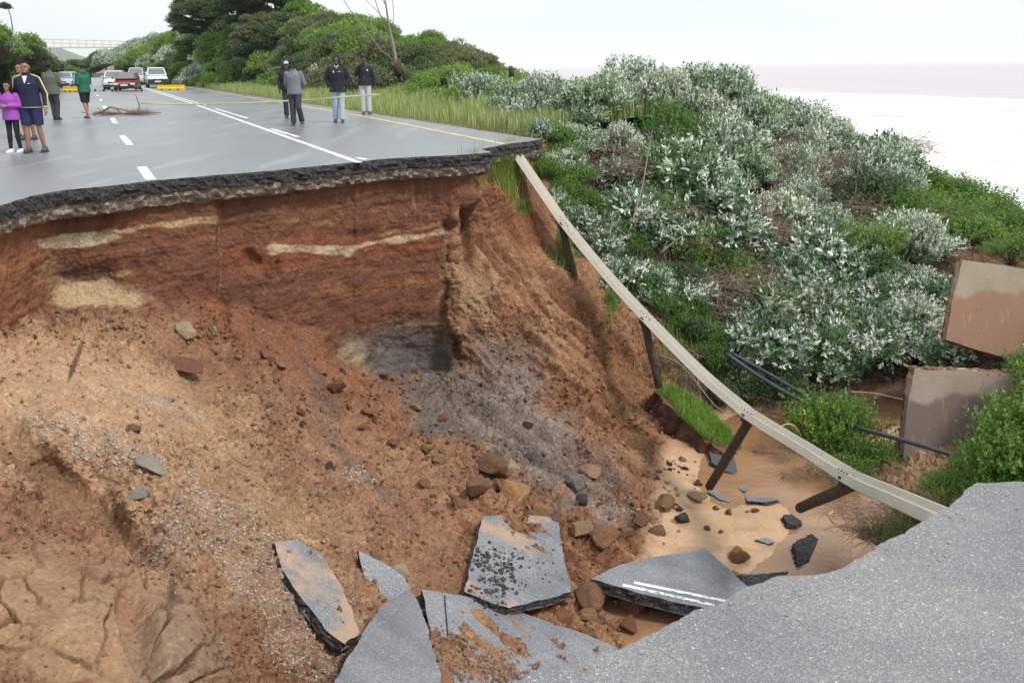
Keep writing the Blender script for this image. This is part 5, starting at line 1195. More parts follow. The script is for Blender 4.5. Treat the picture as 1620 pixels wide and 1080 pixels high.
# ---- hill shrubs
def on_grid(G, i, j): return Vector(G[int(i), int(j)])
def covers(G, label_where, group, kinds, n, i0, i1, j0, j1, smin, smax, seed):
    r = random.Random(seed)
    for k in range(n):
        i = r.uniform(i0, i1); j = r.uniform(j0, j1); p = on_grid(G, i, j)
        kd = kinds(i, j, float(pn(p.x/9, p.y/9, seed)), r)
        plant(kd, p-Vector((0, 0, .75)), r.uniform(smin, smax), label_where, None, None)
nvR = 50
def kR(i, j, n, r):
    if j < 26: return 'far_silver' if n > .0 else ('far_green' if n > -.3 else 'far_dark')
    if j < 40: return 'far_dark' if n > .12 else ('far_green' if n > -.35 else 'far_olive')
    return 'far_green' if n > -.12 else ('far_olive' if r.random() < .8 else 'far_dark')
r = random.Random(21)
for jc in range(0, 90, 2):
    for ir in range(1, 28, 4):
        i = min(27, ir+r.uniform(-1.4, 1.4)); j = min(89, max(0, jc+r.uniform(-1, 1))); p = on_grid(GR, i, j)
        plant(kR(i, j, float(pn(p.x/9, p.y/9, 1)), r), p-Vector((0, 0, .65)), r.uniform(.55, .9)*(1 if j < 56 else (.66 if j < 74 else .45)), 'on the dune hill right of the road')
covers(GR, 'at the foot of the dune hill by the verge', None, lambda i, j, n, r: 'far_green' if n > -.2 else ('far_silver' if j < 50 else 'far_olive'), 42, 0, 6, 4, 86, .4, .7, 2)
def kL(i, j, n, r): return 'far_silver' if n > .22 else ('far_green' if n > -.38 else 'far_olive')
covers(GL, 'on the embankment left of the road', None, kL, 100, 0, 27, 8, 69, .36, .62, 3)
covers(GL, 'low on the face of the left embankment', None, lambda i, j, n, r: 'far_green' if n > -.35 else 'far_olive', 26, 0, 20, 22, 62, .25, .42, 8)
for x, y, Y, sc in [(66, 106, 72, .45), (72, 112, 74, .38), (80, 114, 78, .3), (60, 100, 70, .45)]: plant('far_dark', PY(x, y, Y), sc, 'at the right end of the left embankment')
for x, y, Y, sc, kd in [(112, 112, 150, 1.6, 'far_dark'), (128, 111, 148, 1.9, 'far_dark'), (142, 108, 140, 1.6, 'far_olive'), (155, 104, 135, 1.8, 'far_dark'), (160, 104, 134, 1.3, 'far_silver'), (172, 102, 132, 1.4, 'far_silver'), (150, 113, 136, 1.0, 'far_green'), (188, 104, 128, 1.4, 'far_silver'), (204, 106, 124, 1.3, 'far_green'), (222, 104, 120, 1.5, 'far_green'), (238, 108, 118, 1.2, 'far_silver')]:
    plant(kd, PY(x, y+8, Y), sc*(.45 if x < 165 else .62), 'beyond the parked vehicles')

# ---- trees on the hill
def tree(gi, gj, h, w_, label, kind='far_dark', lean=0.0, nb=7, seed=0):
    R_ = random.Random(seed); base = on_grid(GR, gi, gj); root = empty('tree', base, 0, label, 'tree', None)
    bm = bmesh.new(); tips = []
    top_ = Vector((lean*h, 0, h*.55)); P = [Vector((0, 0, -.5)), Vector((lean*h*.2, .05, h*.2)), Vector((lean*h*.55, -.05, h*.38)), top_]; tube(P, [.03*h, .026*h, .022*h, .014*h], 8, bm)
    for k in range(nb*2):
        a = 6.28*k/nb+R_.uniform(-.4, .4); st = P[1].lerp(P[3], R_.uniform(.1, 1)); e = Vector((lean*h+math.cos(a)*w_*R_.uniform(.12, .5), math.sin(a)*w_*R_.uniform(.1, .4), h*R_.uniform(.18, .9)))
        m_ = st.lerp(e, .5)+Vector((0, 0, .06*h)); tube([st, m_, e], [.014*h, .010*h, .004*h], 6, bm); tips.append(e)
    tips.append(Vector((lean*h, 0, h*.85)))
    me = bpy.data.meshes.new('trunk'); bm.to_mesh(me); bm.free(); me.materials.append(M['twig']); o = bpy.data.objects.new('trunk', me); COL.objects.link(o); o.parent = root
    VV_, FF_, TT_ = [], [], []; off = 0
    for k, e in enumerate(tips):
        me = KV[kind][k % len(KV[kind])][0]; n = len(me.vertices); co = np.empty(n*3, np.float32); me.vertices.foreach_get('co', co); co = co.reshape(-1, 3)
        tc_ = np.empty(n*4, np.float32); me.color_attributes['Tint'].data.foreach_get('color', tc_)
        sc = w_/2.2*R_.uniform(.22, .34); a = R_.uniform(0, 6); c_, s2 = math.cos(a), math.sin(a); Rm = np.array([[c_, -s2, 0], [s2, c_, 0], [0, 0, .8]])
        VV_.append(co@Rm.T*sc+np.array(e)-np.array([0, 0, sc*.7])); FF_.append(np.arange(n).reshape(-1, 4)+off); off += n; TT_.append(tc_.reshape(-1, 4)[:, :3])
    mesh_np('crown', np.concatenate(VV_), np.concatenate(FF_), LM['dark'] if kind == 'far_dark' else LM['olive'], True, root, {'Tint': np.concatenate(TT_)})
tree(17, 25, 5.6, 5.5, 'dark spreading tree on the left shoulder of the dune hill', 'far_dark', -.12, 7, 1)
tree(17, 31, 6.0, 6.5, 'largest dark tree crowning the hill against the sky', 'far_dark', .05, 8, 2)
tree(20, 35.5, 4.4, 5.0, 'dark tree right of the largest one on the hill top', 'far_dark', .1, 7, 3)
tree(10, 23, 3.6, 3.8, 'low dark tree at the left foot of the hill trees', 'far_dark', -.1, 6, 4)
tree(9, 34, 2.8, 5.0, 'brownish low tree below the hill top trees', 'far_olive', .0, 6, 5)
# wind-bent little tree on the left hill's skyline
root = empty('tree', PY(19, 40, 60), 0, 'tiny wind-bent tree alone on the skyline of the left hill', 'tree')
bm = tube([Vector((0, 0, -.3)), Vector((0, 0, .5)), Vector((-.1, 0, 1.0)), Vector((-.25, 0, 1.25))], [.04, .03, .025, .01], 5); o = bm_obj('trunk', bm, M['twig'], root)
o = bpy.data.objects.new('crown', KV['far_dark'][0][0]); COL.objects.link(o); o.parent = root; o.scale = (.2, .1, .22); o.location = (-.22, 0, .72)
# bare dead tree
b0 = PY(629, 112, 48); root = empty('dead_tree', b0, 0, 'tall bare dead tree with dark stump behind the verge', 'dead tree')
K_ = 48/F
def dt(x, y): return Vector(((x-629)*K_, 0, (112-y)*K_*1.02))
bm = tube([dt(629, 116), dt(627, 96), dt(623, 70), dt(619, 50), dt(616, 20), dt(608, -25)], [.12, .09, .07, .055, .04, .02], 8)
for ps, r0 in [([(627, 100), (605, 82), (585, 55), (565, 30), (545, 0), (540, -12)], .035), ([(619, 52), (608, 35), (600, 10), (594, -20)], .03), ([(622, 62), (626, 35), (626, 0), (625, -25)], .022), ([(617, 45), (600, 25), (585, 12), (578, -8)], .022), ([(616, 20), (606, 5), (600, -20)], .02), ([(605, 82), (596, 60), (598, 40)], .014), ([(585, 55), (590, 35), (586, 20)], .012)]:
    P = [dt(*p)+Vector((0, random.uniform(-.3, .3), 0)) for p in ps]; P[0].y = 0; tube(P, [r0*(1-.65*i/(len(P)-1)) for i in range(len(P))], 6, bm)
bm_obj('trunk', bm, simple('grey_dead_wood', (.24, .21, .19), .85, .3, 6), root, True)
bm = tube([dt(631, 118), dt(630, 106), dt(632, 95)], [.24, .19, .09], 8); bm_obj('stump', bm, M['post'], root, True)
# dark post among the crest shrubs
o = bm_obj('stump', tube([PY(809, 122, 33), PY(809, 110, 33), PY(808, 105, 33)], [.09, .10, .05], 8), M['post'], None, True); tag(o, 'short black stump poking above the silver shrubs at the horizon', 'stump')
o = bpy.data.objects.new('clod', rock_mesh(3, 'rock_dark')); COL.objects.link(o); o.location = PZ(803, 196, .08); o.scale = (.15, .14, .12); tag(o, 'round dark root ball at the tip of the verge', 'root ball')
# ================================================================== PEOPLE
def cloth(name, c, var=.18, sc=30, rough=.85): return simple(name, c, rough, var, sc, .25)
SK = {'brown': simple('skin_brown', (.30, .155, .10), .5, .08, 20), 'dark': simple('skin_dark', (.10, .052, .035), .5, .1, 20)}
M['hair'] = simple('black_hair', (.010, .009, .010), .85, .3, 60, 0, 0, .15); M['eye'] = simple('eye_dark', (.02, .015, .012), .2); M['lip'] = simple('lips', (.26, .09, .07), .5)
def capsule(bm, p0, p1, r0, r1, sx=1.0, n=12):
    p0, p1 = Vector(p0), Vector(p1); d = (p1-p0); Lc = d.length; d.normalize(); P, Q = [], []
    for a in (-80, -50, -20, 0): P.append(p0+d*r0*math.sin(R(a))); Q.append(r0*math.cos(R(a)))
    for k in (1, 2): P.append(p0.lerp(p1, k/3)); Q.append(r0+(r1-r0)*k/3)
    for a in (0, 20, 50, 80): P.append(p1+d*r1*math.sin(R(a))); Q.append(r1*math.cos(R(a)))
    tube(P, Q, n, bm)
def rings(bm, rs, n=20):
    prev = None
    for (x, y, z), rx, ry in rs:
        ring = [bm.verts.new((x+rx*math.cos(2*math.pi*k/n), y+ry*math.sin(2*math.pi*k/n), z)) for k in range(n)]
        if prev:
            for k in range(n): bm.faces.new((prev[k], prev[(k+1) % n], ring[(k+1) % n], ring[k]))
        else: bm.faces.new(list(reversed(ring)))
        prev = ring
    bm.faces.new(prev)
def ell(bm, c, r, rot=None):
    v = bmesh.ops.create_uvsphere(bm, u_segments=16, v_segments=10, radius=1.0)['verts']; bmesh.ops.scale(bm, vec=r, verts=v)
    if rot is not None: bmesh.ops.rotate(bm, cent=(0, 0, 0), matrix=rot, verts=v)
    bmesh.ops.translate(bm, vec=c, verts=v)
def remesh(name, bm, vox, mat, parent, it=3):
    me = bpy.data.meshes.new(name); bmesh.ops.recalc_face_normals(bm, faces=bm.faces); bm.to_mesh(me); bm.free(); o = bpy.data.objects.new(name, me); COL.objects.link(o)
    m = o.modifiers.new('r', 'REMESH'); m.mode = 'VOXEL'; m.voxel_size = vox; m.use_smooth_shade = True
    s2 = o.modifiers.new('s', 'SMOOTH'); s2.iterations = it; s2.factor = .5
    dg = bpy.context.evaluated_depsgraph_get(); me2 = bpy.data.meshes.new_from_object(o.evaluated_get(dg)); o.modifiers.clear(); o.data = me2; me2.name = name
    me2.materials.clear(); me2.materials.append(mat); o.parent = parent; return o
def person(px, py, h, rz, label, skin='brown', top=None, bottom=None, topc=(.1, .1, .1), botc=(.1, .1, .1), shoec=(.05, .05, .05), legs='trousers', pose=None, hem=.86, puff=.0, hair='short', hat=None, hood=False, collar=None, shoes=True, build=1.0, head=(0, 0), group=None, stripe=None, name='person', extras=None, Y=None):
    root = empty(name, PZ(px, py) if Y is None else PY(px, py, Y), rz, label, 'person', group); s_ = h/1.75; root.scale = (s_, s_, s_)
    J = dict(sl=(.19, 0, 1.41), el=(.25, .03, 1.14), wl=(.26, -.05, .90), sr=(-.19, 0, 1.41), er=(-.25, .03, 1.14), wr=(-.26, -.05, .90), hl=(.095, 0, .91), kl=(.10, -.03, .50), al=(.10, .02, .09), hr=(-.095, 0, .91), kr=(-.10, -.03, .50), ar=(-.10, .02, .09))
    J.update(pose or {}); J = {k: Vector(v) for k, v in J.items()}; b_ = build; mt = SK[skin]
    TR = [((0, 0, .87), .10, .075), ((0, 0, .92), .165*b_, .115*b_), ((0, 0, 1.0), .155*b_, .115*b_), ((0, 0, 1.10), .145*b_, .11*b_), ((0, 0, 1.22), .16*b_, .118*b_), ((0, 0, 1.33), .175*b_, .118*b_), ((0, 0, 1.41), .165, .10), ((0, .005, 1.46), .10, .075), ((0, 0, 1.50), .055, .055)]
    bm = bmesh.new(); rings(bm, TR); capsule(bm, (0, .005, 1.46), (0, -.01, 1.56), .056, .052)
    hr_ = Matrix.Rotation(R(head[0]), 3, 'Z') @ Matrix.Rotation(R(head[1]), 3, 'X'); hc = Vector((0, -.015, 1.635))
    def hp(v): return hc+hr_@Vector(v)
    ell(bm, hp((0, .012, .025)), (.076, .093, .088), hr_); ell(bm, hp((0, -.020, -.045)), (.058, .068, .070), hr_)
    capsule(bm, hp((0, -.086, .005)), hp((0, -.106, -.022)), .009, .016, n=8); ell(bm, hp((0, -.078, -.085)), (.026, .022, .020), hr_)
    for sx in (-1, 1): ell(bm, hp((sx*.077, .01, -.01)), (.010, .022, .032), hr_); ell(bm, hp((sx*.03, -.082, .028)), (.026, .012, .010), hr_)
    for q in 'lr':
        sh, e, w_ = J['s'+q], J['e'+q], J['w'+q]; capsule(bm, sh, e, .048, .038); capsule(bm, e, w_, .040, .027)
        d = (w_-e).normalized(); fwd = Vector((0, -1, 0)); fwd = (fwd-d*fwd.dot(d)).normalized() if abs(d.dot(fwd)) < .95 else Vector((0, 0, 1)); sd_ = d.cross(fwd); pc = w_+d*.055
        capsule(bm, w_+d*.01, pc+d*.02, .026, .036, n=10)
        for k, (o_, ln) in enumerate([(-.030, .060), (-.010, .074), (.010, .070), (.028, .055)]):
            b0_ = pc+d*.035+fwd*(-o_); m_ = b0_+d*ln*.55; inward = sd_*(1 if q == 'l' else -1)*.012; capsule(bm, b0_, m_, .0095, .009, n=7); capsule(bm, m_, m_+d*ln*.45+inward, .009, .0075, n=7)
        tb = w_+d*.03+fwd*.030; capsule(bm, tb, tb+d*.035+fwd*.022, .012, .010, n=7); capsule(bm, tb+d*.035+fwd*.022, tb+d*.062+fwd*.024, .010, .008, n=7)
        hip, k_, a_ = J['h'+q], J['k'+q], J['a'+q]; capsule(bm, hip, k_, .082*b_, .055); capsule(bm, k_, k_.lerp(a_, .35), .054, .056); capsule(bm, k_.lerp(a_, .35), a_, .056, .036)
        capsule(bm, a_+Vector((0, .03, -.045)), a_+Vector((.012 if q == 'l' else -.012, -.14, -.062)), .036, .026)
    body = remesh('body', bm, .0085, mt, root, 2)
    for sx in (-1, 1):
        bm = bmesh.new(); ell(bm, hp((sx*.030, -.086, .010)), (.0085, .005, .0045), hr_); bm_obj('eye', bm, M['eye'], root, True)
        bm = bmesh.new(); ell(bm, hp((sx*.030, -.092, .032)), (.015, .004, .0025), hr_); bm_obj('eyebrow', bm, M['hair'], root, True)
    bm = bmesh.new(); ell(bm, hp((0, -.087, -.056)), (.022, .006, .006), hr_); bm_obj('mouth', bm, M['lip'], root, True)
    # trousers / shorts
    mb = cloth('cloth_lower', botc); g = .022+puff*.3; bm = bmesh.new()
    rings(bm, [((0, 0, .83), .12, .095)]+[((0, 0, z), x+g, y+g) for (_, _, z), x, y in []]+[((0, 0, .88), .165*b_+.018, .12*b_+.015), ((0, 0, .96), .165*b_+.018, .12*b_+.015), ((0, 0, 1.04), .155*b_+.012, .115*b_+.012)])
    for q in 'lr':
        hip, k_, a_ = J['h'+q], J['k'+q], J['a'+q]
        if legs == 'shorts':
            e = hip.lerp(k_, .92); tube([hip+Vector((0, 0, .03)), hip.lerp(e, .5), e], [.112*b_, .105, .098], 16, bm)
        elif legs == 'leggings':
            capsule(bm, hip, k_, .088*b_, .062); capsule(bm, k_, k_.lerp(a_, .35), .062, .062); tube([k_.lerp(a_, .35), a_+Vector((0, 0, .02))], [.060, .045], 14, bm)
        else:
            tube([hip+Vector((0, 0, .03)), hip.lerp(k_, .5), k_, k_.lerp(a_, .5), a_+Vector((0, 0, -.015))], [.108*b_, .095, .082, .078, .076], 16, bm)
    remesh({'shorts': 'shorts', 'leggings': 'leggings'}.get(legs, 'trousers'), bm, .011, mb, root, 4)
    # jacket
    mj = cloth('cloth_upper', topc); p_ = .028+puff; bm = bmesh.new()
    rings(bm, [((0, 0, hem), .170*b_+p_, .122*b_+p_), ((0, 0, hem+.06), .168*b_+p_, .122*b_+p_)]+[((0, 0, z), x+p_, y+p_) for (_, _, z), x, y in TR[3:6]]+[((0, 0, 1.41), .175+puff, .105+puff), ((0, .005, 1.47), .115, .09), ((0, .005, 1.51), .078, .075)])
    for q in 'lr':
        sh, e, w_ = J['s'+q], J['e'+q], J['w'+q]; capsule(bm, sh+Vector((0, 0, -.005)), e, .066+puff*.8, .054+puff*.6); tube([e-(w_-e)*.1, e.lerp(w_, .5), w_+(e-w_)*.02], [.052+puff*.6, .050+puff*.6, .042+puff*.4], 14, bm)
    if collar: tube([Vector((0, .005, 1.46)), Vector((0, -.002, 1.55))], [.088, .080], 16, bm)
    if hood:
        ell(bm, hp((0, .045, .03)), (.115, .110, .135), hr_); ell(bm, hp((0, .05, .13)), (.05, .06, .07), hr_)
    jk = remesh('jacket', bm, .011, mj, root, 4)
    if hood == 'down': pass
    ms = cloth('shoe_material', shoec, .2, 20, .6)
    for q in 'lr':
        a_ = J['a'+q]; x_ = .012 if q == 'l' else -.012; bm = bmesh.new()
        if shoes == 'sandals':
            box(bm, a_+Vector((x_*.5, -.055, -.088)), (.095, .27, .02), None, .008); box(bm, a_+Vector((x_, -.09, -.045)), (.09, .05, .035), None, .01)
        else:
            capsule(bm, a_+Vector((0, .035, -.040)), a_+Vector((x_, -.145, -.052)), .052, .040); capsule(bm, a_+Vector((0, .01, .0)), a_+Vector((0, .0, -.03)), .05, .052)
            for v in bm.verts: v.co.z = max(v.co.z, a_.z-.09)
        so_ = bm_obj('sandal' if shoes == 'sandals' else 'shoe', bm, ms, root, True)
        if shoes != 'sandals':
            bm = bmesh.new(); box(bm, a_+Vector((x_*.5, -.055, -.083)), (.102, .29, .022), None, .008); bm_obj('sole', bm, simple('sole', (.5, .5, .5) if shoec[0] > .4 else (.03, .03, .03)), so_)
    # hair and hats
    if hair != 'none' and not hood:
        bm = bmesh.new(); v = bmesh.ops.create_uvsphere(bm, u_segments=20, v_segments=14, radius=1.0)['verts']; bmesh.ops.scale(bm, vec=(.084, .102, .096), verts=v)
        bmesh.ops.delete(bm, geom=[x for x in bm.verts if (x.co.z < .012 and x.co.y < .02) or x.co.z < -.045 or (x.co.y < -.055 and x.co.z < .045)], context='VERTS')
        for x in bm.verts: x.co = x.co*(1+.05*math.sin(x.co.x*160)*math.sin(x.co.z*140)+.0)
        bmesh.ops.rotate(bm, cent=(0, 0, 0), matrix=hr_, verts=bm.verts); bmesh.ops.translate(bm, vec=hp((0, .014, .030)), verts=bm.verts)
        ho = bm_obj('hair', bm, M['hair'], root, True); md = ho.modifiers.new('t', 'SOLIDIFY'); md.thickness = .012
        if hair == 'long':
            bm = bmesh.new()
            for sx in (-1, 0, 1):
                tube([hp((sx*.075, .03, .02)), hp((sx*.098, .02+.06*(sx == 0), -.08)), hp((sx*.112, .0+.09*(sx == 0), -.20)), hp((sx*.10, -.01+.09*(sx == 0), -.30))], [.035, .055, .055, .02], 10, bm)
            remesh('long_hair', bm, .012, M['hair'], ho, 3)
    if hat:
        bm = bmesh.new(); v = bmesh.ops.create_uvsphere(bm, u_segments=20, v_segments=14, radius=1.0)['verts']; bmesh.ops.scale(bm, vec=(.090, .108, .100), verts=v)
        bmesh.ops.delete(bm, geom=[x for x in bm.verts if x.co.z < .005], context='VERTS'); bmesh.ops.rotate(bm, cent=(0, 0, 0), matrix=hr_, verts=bm.verts); bmesh.ops.translate(bm, vec=hp((0, .012, .040)), verts=bm.verts)
        mh = cloth('hat_cloth', hat[1]); ho = bm_obj('cap' if hat[0] == 'cap' else 'beanie', bm, mh, root, True); md = ho.modifiers.new('t', 'SOLIDIFY'); md.thickness = .01
        if hat[0] == 'cap':
            bm = bmesh.new(); ell(bm, hp((0, -.115, .048)), (.062, .055, .008), hr_); bm_obj('brim', bm, mh, ho, True)
    if extras: extras(root, J, hp, hr_, mj)
    return root
def patch(root, c, s, mat, name, rot=None, bev=.004):
    bm = bmesh.new(); box(bm, Vector(c), s, rot, bev); return bm_obj(name, bm, mat, root)
WH = simple('white_cloth', (.72, .72, .72), .8, .1, 20); YL = simple('yellow_trim', (.72, .55, .20), .8, .12, 20)
def ex_navy(root, J, hp, hr_, mj):
    bm = bmesh.new()                                  # white V of the undershirt with open zip collar
    V = [bm.verts.new(v) for v in ((-.048, -.105, 1.475), (.048, -.105, 1.475), (.006, -.147, 1.335), (-.006, -.147, 1.335))]; bm.faces.new(V[::-1]); 
    o = bm_obj('undershirt', bm, WH, root); md = o.modifiers.new('t', 'SOLIDIFY'); md.thickness = .012; md.offset = 0
    for sx in (-1, 1):
        q = 'l' if sx > 0 else 'r'; sh, e, w_ = J['s'+q], J['e'+q], J['w'+q]
        bm = tube([Vector((sx*.085, -.02, 1.505)), sh+Vector((-sx*.02, -.02, .066)), sh+Vector((sx*.055, -.03, .03)), e+Vector((sx*.056, -.025, 0)), w_+Vector((sx*.044, -.012, .0))], [.012, .015, .015, .015, .013], 8); bm_obj('sleeve_stripe', bm, YL, root, True)
        bm = tube([w_+(e-w_)*.10, w_+(e-w_)*.02], [.0475, .046], 14); bm_obj('cuff', bm, YL, root, True)
    patch(root, (.075, -.146, 1.33), (.05, .006, .012), WH, 'chest_mark')
    bm = bmesh.new(); rings(bm, [((0, 0, .868), .210, .160), ((0, 0, .885), .211, .161)]); bm_obj('hem_band', bm, simple('grey_trim', (.35, .35, .33)), root, True)
HS = .02
person(60, 241, 1.70, R(4), 'man in navy fleece with yellow shoulder stripes and blue shorts walking beside the girl', 'brown', topc=(.012, .014, .045), botc=(.018, .022, .085), shoec=(.06, .065, .07), legs='shorts', hem=.88, puff=.008, collar=True, build=1.03, extras=ex_navy,
       pose=dict(er=(-.27, .06, 1.15), wr=(-.30, .02, .92), el=(.29, .02, 1.13), wl=(.30, -.07, .86), kr=(-.12, -.05, .50), ar=(-.13, -.08, .09), kl=(.10, -.02, .50), al=(.13, .04, .09)))
def ex_girl(root, J, hp, hr_, mj):
    patch(root, (0, -.150, 1.18), (.010, .006, .50), simple('zip', (.35, .12, .40)), 'zip')
    for x in (-.03, .04): ell_ = bmesh.new(); ell(ell_, (x, -.215, 1.17), (.035, .03, .028)); bm_obj('clasped_hand', ell_, SK['brown'], root, True)
person(27, 242, 1.33, R(-6), 'girl in bright purple jacket and black leggings with clasped hands, long black hair', 'brown', topc=(.33, .07, .42), botc=(.012, .013, .02), shoec=(.80, .80, .80), legs='leggings', hem=.82, puff=.02, hair='long', build=1.05, head=(10, 0), extras=ex_girl,
       pose=dict(er=(-.27, .0, 1.17), wr=(-.06, -.20, 1.15), el=(.27, .0, 1.17), wl=(.07, -.20, 1.17), kr=(-.08, -.06, .50), ar=(-.10, -.07, .09), al=(.10, .03, .09)))
person(36, 216, 1.50, R(0), 'person in black cap half hidden behind the girl and the man', 'brown', topc=(.05, .05, .055), botc=(.03, .03, .035), shoec=(.2, .17, .15), legs='shorts', hat=('cap', (.012, .012, .015)), Y=None)
person(48, 221, 1.70, R(0), 'person with short dark hair whose face shows behind the navy-clad man', 'brown', topc=(.03, .03, .035), botc=(.03, .03, .04), legs='shorts', head=(-15, 0))
person(89, 190, 1.76, R(175), 'man seen from behind in grey-green jacket and dark trousers with black beanie', 'dark', topc=(.095, .115, .09), botc=(.035, .038, .045), shoec=(.02, .02, .02), hem=.80, puff=.02, hat=('beanie', (.01, .01, .012)), build=1.12,
       pose=dict(er=(-.27, -.06, 1.15), wr=(-.17, -.22, 1.12), el=(.27, -.06, 1.15), wl=(.17, -.22, 1.12), ar=(-.07, .03, .09), kl=(.07, -.06, .50), al=(.03, -.02, .09)))
def ex_green(root, J, hp, hr_, mj):
    bm = bmesh.new(); ell(bm, (0, .085, 1.50), (.10, .055, .055)); bm_obj('hood', bm, mj, root, True)
person(139, 187, 1.72, R(-118), 'man in green hooded top, black shorts and blue flip-flops turned to the left', 'brown', topc=(.012, .12, .07), botc=(.01, .01, .012), shoec=(.02, .04, .25), shoes='sandals', legs='shorts', hem=.84, puff=.02, hat=('beanie', (.03, .035, .045)), head=(0, 14), build=1.08, extras=ex_green,
       pose=dict(er=(-.25, -.02, 1.15), wr=(-.15, -.22, 1.10), el=(.25, .0, 1.14), wl=(.15, -.22, 1.10), kl=(.09, .02, .50), al=(.09, .16, .09), kr=(-.09, -.08, .50), ar=(-.09, -.12, .09)))
def ex_grey(root, J, hp, hr_, mj):
    patch(root, (0, -.134, 1.41), (.010, .008, .13), simple('dark_zip', (.05, .055, .07)), 'zip'); patch(root, (.075, -.150, 1.34), (.045, .006, .016), simple('dark_badge', (.06, .07, .10)), 'chest_badge')
    bm = bmesh.new(); rings(bm, [((0, 0, .845), .205, .158), ((0, 0, .885), .207, .160)]); bm_obj('hem_band', bm, simple('grey_rib', (.11, .125, .145)), root, True)
person(470, 199, 1.71, R(-4), 'man in grey sweater and dark trousers with dark cap, hands behind his back, looking sideways', 'dark', topc=(.17, .19, .215), botc=(.042, .046, .058), shoec=(.12, .06, .05), shoes='sandals', hem=.86, puff=.012, collar=True, hat=('cap', (.012, .012, .02)), head=(48, 6), extras=ex_grey,
       pose=dict(er=(-.26, .09, 1.13), wr=(-.12, .19, .95), el=(.26, .09, 1.13), wl=(.10, .20, .95), kr=(-.08, -.03, .50), ar=(-.08, -.02, .09), kl=(.10, -.08, .51), al=(.13, .09, .13)))
person(459, 187, 1.72, R(10), 'person in black top and white cap mostly hidden behind the man in grey', 'dark', topc=(.015, .016, .022), botc=(.03, .032, .04), hat=('cap', (.45, .50, .60)), puff=.01, head=(-10, 0))
def ex_black(root, J, hp, hr_, mj):
    patch(root, (-.075, -.175, 1.345), (.028, .008, .055), WH, 'chest_badge'); patch(root, (.085, -.175, 1.345), (.06, .008, .022), simple('pale_badge', (.45, .5, .65)), 'chest_badge'); patch(root, (0, -.168, 1.12), (.008, .008, .5), simple('black_zip', (.08, .08, .09)), 'zip')
    bm = tube([Vector((-.05, -.10, 1.51)), Vector((0, -.135, 1.44)), Vector((.05, -.10, 1.51))], [.02, .026, .02], 8); bm_obj('inner_collar', bm, simple('grey_collar', (.40, .40, .42)), root, True)
person(538, 194, 1.83, R(2), 'man in black hooded padded jacket and pale blue trousers, hands in pockets', 'dark', topc=(.014, .015, .024), botc=(.42, .46, .60), shoec=(.08, .07, .06), shoes='sandals', hem=.82, puff=.035, hood=True, build=1.0, extras=ex_black,
       pose=dict(er=(-.31, .04, 1.15), wr=(-.20, -.07, .96), el=(.31, .04, 1.15), wl=(.20, -.07, .96), kr=(-.10, .0, .50), ar=(-.12, .08, .10), kl=(.08, -.04, .50), al=(.08, -.08, .09)))
def ex_vars(root, J, hp, hr_, mj):
    patch(root, (.0, -.152, 1.16), (.006, .006, .42), simple('placket', (.10, .10, .12)), 'placket'); patch(root, (.10, -.145, 1.345), (.045, .008, .055), WH, 'chest_patch')
    for k in range(4): bm = bmesh.new(); ell(bm, (.0, -.156, 1.32-.10*k), (.010, .006, .010)); bm_obj('button', bm, WH, root, True)
    patch(root, (-.01, -.235, 1.615), (.075, .012, .14), simple('phone_body', (.03, .03, .035), .3), 'phone', None, .004)
person(580, 180.5, 1.86, R(3), 'man in black varsity jacket and light grey trousers holding a phone to his face', 'dark', topc=(.015, .016, .024), botc=(.50, .53, .55), shoec=(.20, .07, .06), hem=.88, puff=.02, hair='short', extras=ex_vars,
       pose=dict(er=(-.27, -.08, 1.22), wr=(-.09, -.22, 1.50), el=(.28, .02, 1.14), wl=(.31, -.03, .87), ar=(-.09, .0, .09), al=(.10, -.04, .09)))
person(172, 140.5, 1.75, R(20), 'distant person standing behind the open door of the white car', 'brown', topc=(.45, .42, .42), botc=(.05, .06, .09), hat=('cap', (.05, .08, .2)))

